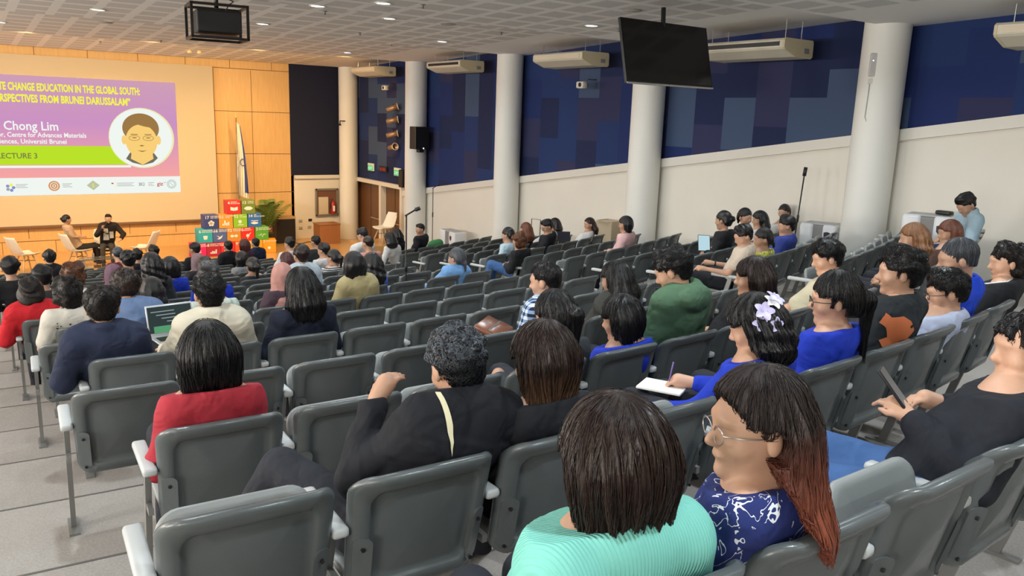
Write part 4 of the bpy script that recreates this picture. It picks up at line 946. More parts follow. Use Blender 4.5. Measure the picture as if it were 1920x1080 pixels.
# air conditioners hung along the side wall
def aircon(yc, L_, lab, zt, opened):
    t = thing('air_conditioner', lab, 'air conditioner', (11.15, yc, zt), 0, 'ceiling hung air conditioners')
    pts = [(-.36, -.03), (-.32, 0), (.34, 0), (.36, -.04), (.36, -.25), (.32, -.28), (-.06, -.27), (-.33, -.17), (-.36, -.14)]
    b = MB(); b.prism([(x, -L_/2, z) for x, z in pts], (0, L_, 0)); o = b.build('casing', mat('ac_cream', (.66, .62, .50), .45), t)
    for s in (-1, 1): b = MB(); b.prism([(x*1.01, s*L_/2-.02, z*1.02+.002) for x, z in pts], (0, .04, 0)); b.build('end_cover', mat('ac_end', (.60, .54, .36), .5), t)
    b = MB(); b.box((-.362, 0, -.085), (.02, L_-.16, .085)); b.build('outlet', M_BLACK if opened else mat('ac_flap', (.68, .60, .46), .5), t)
    b = MB(); b.box((-.37, 0, -.05), (.03, L_-.14, .008)); b.box((-.37, 0, -.125), (.03, L_-.14, .008)); b.build('louvre', M_TRIM, t)
    b = MB(); b.box((.2, -L_/2-.022, -.17), (.12, .006, .08)); b.build('rating_plate', mat('grey_plate', (.25, .25, .27), .4), t)
    for s in (-1, 1):
        for x in (-.18, .22): b = MB(); b.tube([(x, s*(L_/2-.12), 0), (x, s*(L_/2-.12), slab_z(yc+s*L_/2)-zt+.0)], .006, 6); b.build('hanger_rod', M_METAL, t)
for yc, L_, lab, zt, op in ((24.3, 1.75, 'cream ceiling-hung air conditioner above the doors by the stage', 1.42, 0), (19.15, 1.75, 'cream ceiling-hung air conditioner with dark open outlet, first bay from doors', 1.41, 1),
                            (14.2, 1.7, 'cream ceiling-hung air conditioner above the wall camera, left of the television', 1.40, 0), (9.25, 1.75, 'cream ceiling-hung air conditioner partly hidden behind the television', 1.37, 1), (4.35, 1.75, 'cream ceiling-hung air conditioner at the right edge of the photo', 1.36, 0)): aircon(yc, L_, lab, zt, op)
# hanging television
t = thing('hanging_television', 'large black flat television hanging from a ceiling pole', 'television', (8.73, 8.8, .99)); t.rotation_euler = (radians(-14), 0, 0)
b = MB(); b.bbox((0, .02, 0), (1.76, .05, .93), .008); b.build('casing', M_BLACK, t); b = MB(); b.box((0, -.008, .012), (1.72, .004, .88)); b.build('screen_glass', mat('tv_glass', (.004, .004, .005), .12), t)
b = MB(); b.bbox((0, -.012, -.462), (1.76, .02, .022), .004); b.build('silver_edge', M_METAL, t); b = MB(); b.box((0, .1, .1), (.3, .12, .3)); b.build('bracket', M_BLACK, t)
p_ = MB(); R_ = Matrix.Rotation(radians(14), 4, 'X'); p_.tube([R_@Vector((0, .12, .0)), R_@Vector((-.04, .12, .68))], .035, 12); p_.build('pole', M_BLACK, t, True)
# projector cage
t = thing('projector_cage', 'black metal cage holding a projector under the ceiling', 'projector', (3.2, 12.2, 1.17), radians(-6))
cm = mat('cage_black', (.015, .014, .014), .4, .3)
for sx in (-1, 1):
    for sy in (-1, 1): b = MB(); b.box((sx*.37, sy*.3, 0), (.035, .035, .46)); b.build('post', cm, t)
for sz in (-1, 1):
    for s in (-1, 1):
        b = MB(); b.box((0, s*.3, sz*.22), (.77, .035, .035)); b.build('rail', cm, t); b = MB(); b.box((s*.37, 0, sz*.22), (.035, .6, .035)); b.build('rail', cm, t)
b = MB(); b.bbox((0, 0, .0), (.60, .50, .30), .02); o = b.build('projector_body', M_BLACK, t); b = MB(); b.tube([(-.12, .26, .0), (-.12, .33, .0)], .06, 16); b.build('lens', M_BLACK, o, True)
b = MB(); b.box((0, 0, -.19), (.52, .46, .02)); b.build('tray', mat('tray_brown', (.10, .06, .045), .5), t); b = MB(); b.tube([(0, 0, .2), (0, 0, .42)], .03, 10); b.build('drop_pole', cm, t, True)
b = MB(); b.tube([(.08, -.2, .14), (.14, -.22, .24), (.22, -.1, .3), (.05, 0, .38)], .008, 6); b.build('cable', M_BLACK, t, True)
t = thing('ceiling_camera', 'small black cylinder hanging from the ceiling left of projector cage', 'camera', (2.62, 10.9, 1.56)); MB().cyl((0, 0, -.14), .035, .14, 14).build('body', M_BLACK, t, True)
# wall-mounted things by the doors
def spotlight(x, y, z, rz, tilt, lab, rim):
    t = thing('spotlight', lab, 'spotlight', (x, y, z), rz, 'stage spotlights on the blue wall'); R = Matrix.Rotation(tilt, 3, 'X')
    b = MB(); b.add([R@Vector(v) for v in MB().lathe([(.001, -.2), (.07, -.2), (.085, .0), (.105, .18), (.10, .18), (.07, .02), (.001, .02)], n=18).V], MB().lathe([(.001, -.2), (.07, -.2), (.085, .0), (.105, .18), (.10, .18), (.07, .02), (.001, .02)], n=18).F); b.build('can', mat('can_bronze', (.35, .22, .13), .4, .5), t, True)
    b = MB(); b.tube([R@Vector((.11*cos(a), .11*sin(a), .18)) for a in np.linspace(0, 2*pi, 21)], .012, 6, False); b.build('front_ring', mat('ring_pale', (.75, .72, .62), .4), t, True)
    b = MB(); b.tube([(.0, 0, .0), (.14, 0, .12), (.24, 0, .12)], .014, 6); b.build('yoke', M_METAL, t, True)
for j, (z, tl, rz, lab) in enumerate(((.17, 70, 60, 'bronze stage spotlight, topmost of four on the blue wall'), (-.22, 78, 62, 'bronze stage spotlight, second from top on the blue wall'), (-.66, 78, 58, 'bronze stage spotlight, third from top on the blue wall'), (-1.06, 80, 5, 'bronze stage spotlight with pale ring, lowest of four, facing the seats'))):
    spotlight(11.62, 23.85, z, radians(rz), radians(tl), lab, 0)
def wallcam(x, y, z, lab):
    t = thing('wall_camera', lab, 'camera', (x, y, z), 0, 'white wall cameras'); b = MB(); b.bbox((-.12, 0, 0), (.16, .24, .15), .03); b.build('housing', mat('cam_white', (.7, .68, .62), .4), t, True)
    MB().tube([(-.05, 0, .05), (.05, 0, .13), (.30, 0, .13)], .015, 8).build('arm', M_METAL, t, True); b = MB(); b.tube([(-.2, -.03, 0), (-.215, -.03, 0)], .045, 16); b.build('lens', M_BLACK, t, True); b = MB(); b.tube([(-.08, -.12, 0), (-.08, -.13, 0)], .04, 14); b.build('side_disc', mat('grey_disc', (.3, .3, .3), .4), t, True)
wallcam(11.6, 24.1, .80, 'small white camera on blue wall above the stage spotlights'); wallcam(11.6, 14.15, .76, 'small white camera on blue wall left of the television')
def exitsign(y, z, lab):
    t = thing('exit_sign', lab, 'sign', (WX-.02, y, z), 0, 'green exit signs above the doors'); b = MB(); b.bbox((0, 0, 0), (.05, .46, .26), .01); b.build('frame', mat('sign_frame', (.75, .8, .7), .5), t)
    b = MB(); b.box((-.03, 0, -.03), (.004, .40, .17)); b.build('panel', emit('exit_green', (.12, .75, .22), .8), t)
    M = Matrix.Translation((-.034, .16, -.08))@Matrix.Rotation(radians(-90), 4, 'Z')@MX; text_mesh('lettering', 'EXIT', .14, emit('exit_white', (.8, 1, .8), .9), t, M, .32, 'LEFT', .0005, .002)
exitsign(25.95, -1.84, 'green exit sign above the left brown door'); exitsign(23.9, -1.86, 'green exit sign above the right brown door')
t = thing('clock_display', 'small black display with red glowing digits between exit signs', 'clock', (WX-.03, 24.95, -1.84)); b = MB(); b.bbox((0, 0, 0), (.06, .58, .18), .008); b.build('case', M_BLACK, t)
M = Matrix.Translation((-.035, .22, -.055))@Matrix.Rotation(radians(-90), 4, 'Z')@MX; text_mesh('digits', '8:08', .15, emit('led_red', (.9, .08, .05), .6), t, M, .42, 'LEFT', .0005)
t = thing('pillar_speaker', 'black rectangular loudspeaker mounted on the pillar beside the doors', 'loudspeaker', (11.42, 21.62, -.68), radians(8)); b = MB(); b.bbox((0, 0, 0), (.50, .32, .66), .02); b.build('cabinet', M_BLACK, t); b = MB(); b.bbox((.03, 0, -.38), (.18, .16, .10), .02); b.build('bracket', M_BLACK, t); MB().lathe([(.001, 0), (.018, 0)], (0, 0, 0), 10).build('status_led', emit('led_white', (.8, .9, 1), 6), t, True, loc=(.03, -.17, -.30), rot=(radians(90), 0, 0))
t = thing('side_speaker', 'narrow black loudspeaker fixed at the corner of the door trim', 'loudspeaker', (11.45, 22.75, -1.98)); b = MB(); b.bbox((0, 0, 0), (.2, .26, .55), .03); b.build('cabinet', M_BLACK, t)
t = thing('pillar_bracket', 'thin black hooked bracket on the stage pillar', 'bracket', (11.2, 27.0, -.33)); MB().tube([(.2, .05, .02), (-.1, -.1, .02), (-.12, -.12, -.1)], .02, 8).build('arm', M_BLACK, t, True); MB().tube([(-.16, -.14, -.11), (-.08, -.1, -.11)], .03, 8).build('hook', M_BLACK, t, True)
t = thing('wireless_box', 'flat grey wireless box on the thick pillar with cable', 'router', tuple(at(1637, 122, X=11.25)), radians(-50)); b = MB(); b.bbox((0, -.03, 0), (.11, .05, .34), .015); b.build('case', mat('grey_case', (.5, .5, .5), .4), t); MB().lathe([(.001, 0), (.006, 0)], n=8).build('status_led', emit('led_w2', (.9, .95, 1), 8), t, False, loc=(-.01, -.057, .06), rot=(radians(90), 0, 0)); b = MB(); b.bbox((0, -.02, -.23), (.09, .05, .08), .006); b.build('outlet', M_TRIM, t)
cp = [(-.02, -.03, -.27), (-.025, -.028, -.5), (-.03, -.025, -.75), (.02, -.03, -.86), (.15, -.05, -.9)]; MB().tube(cp, .008, 6).build('cable', mat('cable_grey', (.45, .45, .45), .5), t, True)
# microphones on stands
def micstand(x, y, z, h, lean, lab, boom=True):
    t = thing('microphone_stand', lab, 'microphone', (x, y, z), 0, 'black microphone stands')
    b = MB(); 
    for a in (0, 120, 240): q = MB(); q.tube([(0, 0, .09), (.26*cos(radians(a)), .26*sin(radians(a)), .01)], .009, 6); q.build('foot', M_BLACK, t, True)
    MB().tube([(0, 0, .05), (lean, 0, h)], .011, 8).build('pole', M_BLACK, t, True); MB().tube([(lean*.55, 0, h*.55), (lean*.62, 0, h*.62)], .02, 8).build('clutch', M_BLACK, t, True)
    if boom: MB().tube([(lean-.02, 0, h-.02), (lean+.10, -.05, h+.06)], .011, 8).build('microphone', M_BLACK, t, True); MB().tube([(lean+.10, -.05, h+.06), (lean+.16, -.07, h+.085)], .026, 10).build('capsule', M_METAL if False else M_BLACK, t, True)
    else: MB().tube([(lean, 0, h), (lean+.02, 0, h+.14)], .03, 10).build('microphone', M_BLACK, t, True)
_y = 9.3; _p = at(762, 402, Y=_y); micstand(float(_p[0]), _y, floor_z(7), float(_p[2]-floor_z(7)), 0.0, 'black microphone stand in the aisle among the grey seats')
_p = at(812, 352, X=11.15); _zf = floor_z(13); micstand(11.15, float(_p[1])-.0, -3.9, float(_p[2])+3.9, 0, 'black microphone stand beside the wall behind the purifier')
_p = at(1510, 330, X=11.3); micstand(11.15, float(_p[1]), floor_z(3)-.1, float(_p[2])-floor_z(3)+.1, .12, 'black microphone stand leaning at the wall left of the thick pillar', False)
# purifiers, carton
def purifier(px, py, X, w, lab, rz=0, h=.62):
    p = at(px, py, X=X); t = thing('air_purifier', lab, 'air purifier', (float(p[0]), float(p[1]), float(p[2])-h), rz, 'white air purifiers by the wall')
    for s in (-1, 1): b = MB(); b.bbox((0, s*w*.29, h/2), (.42, w*.36, h), .05); b.build('panel', mat('purifier_white', (.72, .74, .76), .35), t, True)
    b = MB(); b.bbox((0, 0, h/2-.01), (.36, w*.5, h-.03), .02); b.build('core', mat('purifier_core', (.22, .22, .22), .6), t); b = MB(); b.bbox((.0, 0, h-.01), (.34, w*.8, .03), .01); b.build('top_grille', mat('purifier_top', (.40, .41, .42), .5), t)
    sh = [(-.05, .06), (0, .075), (.05, .06), (.045, -.02), (0, -.07), (-.045, -.02)]
    mesh_obj('shield_badge', [(-.213, -w*.25+x, h*.70+z) for x, z in sh]+[(-.205, -w*.25+x, h*.70+z) for x, z in sh], [list(range(6))]+[[i, (i+1) % 6, 6+(i+1) % 6, 6+i] for i in range(6)], mat('badge_navy', (.01, .015, .05), .4), t, False)
    return t
purifier(849, 432, 11.3, .95, 'white air purifier with dark shield badge beside the far wall bay'); purifier(1541, 418, 11.45, .62, 'white air purifier with dark shield badge left of the thick pillar', radians(18)); pz = purifier(1745, 402, 11.5, .72, 'white air purifier with dark shield badge and a black pouch on top', radians(18), .66)
b = MB(); b.bbox((0, 0, 0), (.12, .22, .06), .02); o = b.build('black_pouch', M_BLACK, None, True); p = at(1771, 399, X=11.5); o.location = (11.5, float(p[1]), pz.location[2]+.66+.045); tag(o, 'small black pouch lying on top of the white air purifier', 'pouch')
p = at(1145, 413, X=11.6); t = thing('carton', 'tall open beige cardboard carton against the wall left of pillar', 'carton', (11.58, float(p[1]), float(p[2])-.75), radians(10)); cmx = mat('carton_beige', (.52, .44, .32), .8)
for c_, d_ in (((-.2, 0, .375), (.01, .42, .75)), ((.2, 0, .375), (.01, .42, .75)), ((0, -.21, .375), (.4, .01, .75)), ((0, .21, .375), (.4, .01, .75))): b = MB(); b.box(c_, d_); b.build('side', cmx, t)
b = MB(); b.box((0, 0, .01), (.4, .42, .01)); b.build('bottom', cmx, t)
b = MB(); b.box((-.02, .0, .74), (.5, .34, .006)); b.build('flap', cmx, t)
p = at(1005, 415, X=11.5); t = thing('suitcase', 'dark suitcase with raised pull handle standing between seats and wall', 'suitcase', (11.5, float(p[1]), float(p[2])-.95), radians(20)); b = MB(); b.bbox((0, 0, .3), (.26, .42, .56), .04); b.build('shell', M_BLACK, t, True)
b = MB(); b.tube([(0, -.13, .55), (0, -.13, 1.0), (0, .13, 1.0), (0, .13, .55)], .011, 8); b.build('pull_handle', mat('handle_dark', (.06, .06, .07), .4, .5), t, True)
# E:FIX

# ================================================================ THE AUDIENCE
BLK = ('black', (.010, .011, .014)); NVY = ('navy', (.012, .018, .05)); WHT = ('white', (.62, .62, .62)); ROY = ('royal', (.01, .035, .42)); GRY = ('grey', (.22, .23, .24)); SUIT = ('suit', (.010, .011, .016)); CHAR = ('charcoal', (.03, .035, .04))
JEAN = (.05, .12, .30)
def plaid():
    m = fabric('plaid', (.3, .4, .6)); nt, N, L, B = nodes(m); tc = N.new('ShaderNodeTexCoord'); sp = N.new('ShaderNodeSeparateXYZ'); L.new(tc.outputs['Object'], sp.inputs[0])
    def st(o, f): return math_n(N, L, 'GREATER_THAN', math_n(N, L, 'FRACT', math_n(N, L, 'MULTIPLY', o, f)), .5)
    a = st(math_n(N, L, 'ADD', sp.outputs[0], sp.outputs[1]), 22); b = st(sp.outputs[2], 22); s = math_n(N, L, 'MULTIPLY', math_n(N, L, 'ADD', a, b), .5)
    cr = N.new('ShaderNodeValToRGB'); L.new(s, cr.inputs[0]); cr.color_ramp.interpolation = 'CONSTANT'; e = cr.color_ramp.elements; e[0].color = (.62, .70, .78, 1); e[1].position = .9; e[1].color = (.01, .015, .04, 1); q = e.new(.3); q.color = (.20, .30, .48, 1)
    L.new(cr.outputs[0], B.inputs['Base Color']); return m
def rib_knit():
    m = fabric('ribknit', (.20, .58, .50), .75); nt, N, L, B = nodes(m); tc = N.new('ShaderNodeTexCoord'); sp = N.new('ShaderNodeSeparateXYZ'); L.new(tc.outputs['Object'], sp.inputs[0])
    w = math_n(N, L, 'SINE', math_n(N, L, 'MULTIPLY', math_n(N, L, 'ADD', sp.outputs[0], math_n(N, L, 'MULTIPLY', sp.outputs[1], .35)), 700)); bp = N.new('ShaderNodeBump'); bp.inputs['Strength'].default_value = .5; bp.inputs['Distance'].default_value = .002
    L.new(w, bp.inputs['Height']); L.new(bp.outputs['Normal'], B.inputs['Normal']); return m
def floral():
    m = fabric('floral', (.02, .03, .14)); nt, N, L, B = nodes(m); tc = N.new('ShaderNodeTexCoord'); v = N.new('ShaderNodeTexVoronoi'); v.feature = 'DISTANCE_TO_EDGE'; v.inputs['Scale'].default_value = 13
    n = N.new('ShaderNodeTexNoise'); n.inputs['Scale'].default_value = 11; n.inputs['Distortion'].default_value = 2.2; L.new(tc.outputs['Object'], n.inputs['Vector'])
    ln = math_n(N, L, 'LESS_THAN', math_n(N, L, 'ABSOLUTE', math_n(N, L, 'SUBTRACT', n.outputs['Fac'], .5)), .015)
    n2 = N.new('ShaderNodeTexNoise'); n2.inputs['Scale'].default_value = 9; L.new(tc.outputs['Object'], n2.inputs['Vector'])
    f = math_n(N, L, 'MULTIPLY', ln, math_n(N, L, 'GREATER_THAN', n2.outputs['Fac'], .46)); L.new(mixc(N, L, f, (.018, .03, .15), (.75, .78, .82)), B.inputs['Base Color']); return m
def stripes(name, c1, c2, f=30, axis=2):
    m = fabric(name, c1); nt, N, L, B = nodes(m); tc = N.new('ShaderNodeTexCoord'); sp = N.new('ShaderNodeSeparateXYZ'); L.new(tc.outputs['Object'], sp.inputs[0])
    L.new(mixc(N, L, math_n(N, L, 'GREATER_THAN', math_n(N, L, 'FRACT', math_n(N, L, 'MULTIPLY', sp.outputs[axis], f)), .5), c1, c2), B.inputs['Base Color']); return m
def blotch(name, c1, c2, c3, sc=18):
    m = fabric(name, c1); nt, N, L, B = nodes(m); tc = N.new('ShaderNodeTexCoord'); n = N.new('ShaderNodeTexNoise'); n.inputs['Scale'].default_value = sc; n.inputs['Detail'].default_value = 4; L.new(tc.outputs['Object'], n.inputs['Vector'])
    cr = N.new('ShaderNodeValToRGB'); L.new(n.outputs['Fac'], cr.inputs[0]); cr.color_ramp.interpolation = 'CONSTANT'; e = cr.color_ramp.elements; e[0].color = (*c2, 1); e[1].position = .42; e[1].color = (*c1, 1); q = e.new(.58); q.color = (*c3, 1)
    L.new(cr.outputs[0], B.inputs['Base Color']); return m

# --- nearest people
teal = person('woman in teal ribbed top with glossy dark brown bob, nearest to camera', -1, 1152, 868, .15, False, 'bob', 'brown', ('teal', (.2, .58, .5)), .3, tone=1.05, hlen=.17, hvol=1.22, strands=3000, seatx=1.10, pitch=10, topmat=rib_knit(), collar='crew', bulk=1.12, shw=.215, hip=(-.12, .25, .53), knee={'L': ((.02, .38, -.02), (.04, .42, -.42)), 'R': ((.2, .38, -.02), (.2, .42, -.42))}, arms={'L': ((-.07, .02, -.24), (.10, .16, -.04)), 'R': ((.07, .05, -.24), (-.08, .18, -.02))})
glw = person('woman in blue floral dress with wire glasses and long reddish hair', -1, 1418, 800, .15, False, 'long', 'redbrown', NVY, .35, tone=1.1, yaw=52, pitch=2, hlen=.40, hvol=1.2, strands=4200, glasses='wire', seatx=1.64, sweep=True, topmat=floral(), bulk=1.05,
    arms={'L': ((-.06, .16, -.20), (-.03, .24, -.02), (0, 1, -.1))}, turn=12)
jean = person('man in black jacket and blue jeans holding a phone, right edge', -1, 1930, 655, .14, True, 'curly', 'black', ('blackjacket', (.010, .012, .018)), 1.0, legs=JEAN, tone=1.05, yaw=40, pitch=6, hvol=.98, strands=900, seatx=2.72, turn=8, collar='crew', bulk=1.22, shw=.235, hip=(-.13, .28, .55),
    arms={'L': ((-.15, .05, -.20), (.03, .20, .15), (.3, .9, .35)), 'R': ((.08, .08, -.23), (-.12, .20, .12), (-.6, .7, .2))}, knee={'L': ((-.34, .40, .03), (-.36, .46, -.42)), 'R': ((-.17, .46, .11), (-.2, .55, -.38))})
gman = person('grey-haired man in black shirt with cream cord, leaning forward', 0, 858, 688, .24, True, 'short', 'greyblack', ('blackshirt', (.008, .009, .013)), 1.0, tone=.95, pitch=22, strands=2600, seatx=1.12, collar='shirt', bulk=1.15, shw=.21,
    arms={'L': ((-.17, .10, -.15), (.11, .10, .20), (.5, .2, .5))}, hip=(0, .31, .53), knee={'L': ((-.28, .34, .10), (-.42, .38, -.10))})
brn = person('woman in black top with straight brown hair lighter at the ends', 0, 1018, 678, .17, False, 'bob', 'brownlight', ('blacktop', (.010, .011, .015)), .4, tone=1.1, hlen=.19, hvol=1.25, strands=2400, seatx=1.66, pitch=12, yaw=10)
redw = person('woman in red blouse with glossy black bob', 1, 390, 668, .17, False, 'bob', 'black', ('red', (.36, .025, .04)), 1.0, hlen=.135, hvol=1.18, strands=1600, seatx=.77, pitch=10, shw=.175)
flw = person('woman writing, lilac flowers in her wavy dark hair', 0, 1415, 612, .16, False, 'wavy', 'black', ROY, 1.0, hlen=.16, hvol=1.2, yaw=25, pitch=22, strands=1600, seatx=2.74, tone=1.1,
    arms={'L': ((-.10, .16, -.22), (-.12, .20, -.02), (-.3, .9, -.1)), 'R': ((.08, .18, -.20), (-.17, .20, .02), (-.5, .8, 0))})
ptw = person('woman in royal blue sweater, long black ponytail, black glasses', 0, 1565, 563, .16, False, 'ponytail', 'black', ROY, 1.0, hlen=.34, hvol=1.22, yaw=38, pitch=6, strands=1600, glasses='black', seatx=3.28, tone=1.1)
fsh = person('man in dark tee with orange fish print on the back', 0, 1688, 512, .17, True, 'short', 'black', ('darktee', (.018, .022, .026)), .35, hvol=1.45, yaw=32, pitch=4, strands=1500, seatx=3.82, tone=.95, collar='crew', shw=.205, bulk=1.05)
wgl = person('young person in pale shirt with short black hair and glasses', 0, 1776, 548, .12, False, 'crop', 'black', ('paleblue', (.50, .55, .72)), .35, hvol=1.9, yaw=32, pitch=14, strands=900, glasses='black', seatx=4.36, tone=1.05, collar='crew')
bsm = person('man in bright blue sweater with cropped greying hair', 0, 1796, 487, .16, True, 'fade', 'greywisp', ('brightblue', (.01, .06, .62)), 1.0, hvol=1.2, yaw=32, pitch=14, strands=700, seatx=4.9, tone=.85, collar='crew')
adi = person('young man in black track jacket with three white sleeve stripes', 0, 1888, 492, .16, True, 'curly', 'blackcurl', BLK, 1.0, hvol=.98, yaw=34, pitch=8, strands=900, seatx=5.44, tone=1.15, collar='crew',
    arms={'L': ((-.07, .2, -.2), (.02, .1, .22), (.1, .2, 1))})
# --- second group
ptc = person('woman with glossy black ponytail in front of brown-haired woman', 1, 1040, 594, .18, False, 'ponytail', 'black', CHAR, 1.0, hlen=.22, hvol=1.15, pitch=16, yaw=10, strands=1100, seatx=2.39)
bbl = person('woman in royal blue top with shoulder-length black hair', 1, 1165, 600, .20, False, 'bob', 'black', ROY, 1.0, hlen=.19, hvol=1.22, yaw=22, pitch=12, strands=1200, seatx=2.93)
grh = person('young man in green hoodie looking down at a phone', 1, 1262, 508, .20, True, 'short', 'black', ('green', (.07, .14, .08)), 1.0, hvol=1.25, yaw=26, pitch=28, strands=1100, seatx=3.47, tone=1.05, collar='hood', bulk=1.1, shw=.20)
lbr = person('woman with long dark brown hair beside the green hoodie', 1, 1412, 522, .16, False, 'long', 'brown', BLK, 1.0, hlen=.30, hvol=1.12, yaw=30, pitch=6, strands=1100, seatx=4.01)
boy = person('young person in cream trousers with a bowl haircut, turned left', 1, 1552, 484, .20, True, 'short', 'black', ('cream', (.62, .56, .40)), .35, legs=(.60, .52, .36), hvol=1.1, yaw=40, pitch=16, strands=700, seatx=5.09, tone=1.15,
    arms={'L': ((-.12, .2, -.2), (-.08, .22, -.03))})
pla = person('young man in blue checked shirt with a brown leather bag on lap', 2, 1023, 528, .15, True, 'crop', 'black', WHT, .35, hvol=1.15, yaw=28, pitch=10, strands=600, seatx=3.28, tone=1.0, topmat=plaid(), legs=(.16, .14, .12), collar='shirt',
    knee={'L': ((-.44, .26, .13), (-.80, .34, -.16)), 'R': ((-.40, .34, .04), (-.76, .44, -.26))})
bkj = person('woman with long black hair and dark olive jacket', 2, 1155, 525, .17, False, 'long', 'black', ('olive', (.05, .05, .045)), 1.0, hlen=.16, hvol=1.12, yaw=12, pitch=8, strands=800, seatx=3.82, collar='shirt')
nvy = person('young man in navy shirt with tousled black hair, left side', 3, 192, 578, .16, True, 'short', 'blackcurl', ('navyshirt', (.016, .022, .05)), 1.0, hvol=1.2, pitch=12, yaw=-6, strands=900, seatx=.77, collar='shirt', bulk=1.12, shw=.215)
crm = person('man in cream shirt and lanyard using a laptop', 3, 393, 552, .15, True, 'short', 'black', ('creamshirt', (.58, .53, .42)), 1.0, hvol=1.0, pitch=8, strands=900, seatx=1.31, collar='shirt', bulk=1.2, shw=.215,
    arms={'L': ((-.10, .12, -.24), (.03, .24, .02), (.2, 1, -.1)), 'R': ((.10, .12, -.24), (-.03, .24, .02), (-.2, 1, -.1))})
lbn = person('woman in navy puff-sleeve blouse with long black hair', 3, 565, 540, .15, False, 'long', 'black', ('navyblouse', (.010, .014, .03)), 1.0, hlen=.17, hvol=1.15, pitch=6, strands=1200, seatx=1.85, bulk=1.1, shw=.20)
prt = person('curly-haired person in white shirt with printed back', 5, 128, 552, .14, False, 'curly', 'blackcurl', ('whiteprint', (.60, .57, .50)), .4, hvol=1.15, pitch=10, strands=500, seatx=.77, bulk=1.1, shw=.19, collar='crew')
rds = person('man in bright red shirt with curly black hair, far left', 6, 58, 548, .15, True, 'curly', 'blackcurl', ('brightred', (.48, .012, .02)), 1.0, hvol=1.0, pitch=10, seatx=.58, bulk=1.15, shw=.21, collar='shirt')
blg = person('man in dusty blue shirt with dark hair, leaning', 4, 236, 540, .24, True, 'short', 'brown', ('dustyblue', (.12, .18, .32)), 1.0, hvol=1.15, pitch=22, seatx=1.12, bulk=1.15, shw=.21, collar='shirt', strands=500)
person('long dark-haired woman right beside the dusty blue shirt', 6, 285, 545, .16, False, 'long', 'black', CHAR, 1.0, hlen=.22, seatx=1.66, pitch=8)
person('person in pale mint patterned shirt behind the laptop user', 4, 392, 530, .15, False, 'crop', 'black', WHT, .5, seatx=1.66, topmat=blotch('mintprint', (.55, .62, .55), (.35, .45, .40), (.62, .66, .60)), bulk=1.15, hvol=1.4)
person('person in purple gown with dusty pink headscarf', 5, 529, 518, .16, False, 'hijab', ('pinkscarf', (.46, .23, .20)), ('purplegown', (.06, .035, .05)), 1.0, seatx=2.39, yaw=-20)
tan_ = person('woman in tan blazer with straight black bob', 5, 663, 498, .15, False, 'bob', 'black', ('tan', (.42, .35, .18)), 1.0, hlen=.16, hvol=1.12, seatx=3.3, collar='shirt', bulk=1.12, shw=.19)
person('woman in denim blue shirt with a low grey-black ponytail', 6, 856, 485, .15, False, 'lowtail', 'greywisp', ('denimblue', (.17, .35, .66)), 1.0, hlen=.11, hvol=1.05, seatx=4.9, yaw=16, bulk=1.1, shw=.185, collar='shirt')
person('woman with long wavy black hair, bit of blue top', 6, 697, 496, .15, False, 'wavy', 'black', ('blue2', (.06, .12, .5)), 1.0, hlen=.24, hvol=1.05, seatx=3.82)
person('brown-haired man in pale blue shirt, middle rows', 7, 565, 480, .15, True, 'short', 'brown', ('paleshirt', (.48, .56, .62)), 1.0, hvol=1.2, seatx=3.47, collar='shirt', bulk=1.15, shw=.205)
person('curly-haired woman in black with blue jeans, legs in the aisle', 7, 973, 452, .16, False, 'curly', 'browncurl', BLK, 1.0, legs=JEAN, hvol=1.1, seatx=7.43, block='r', knee={'L': ((-.26, .38, .10), (-.34, .48, -.34)), 'R': ((-.12, .45, .02), (-.16, .52, -.42))}, bulk=1.05)
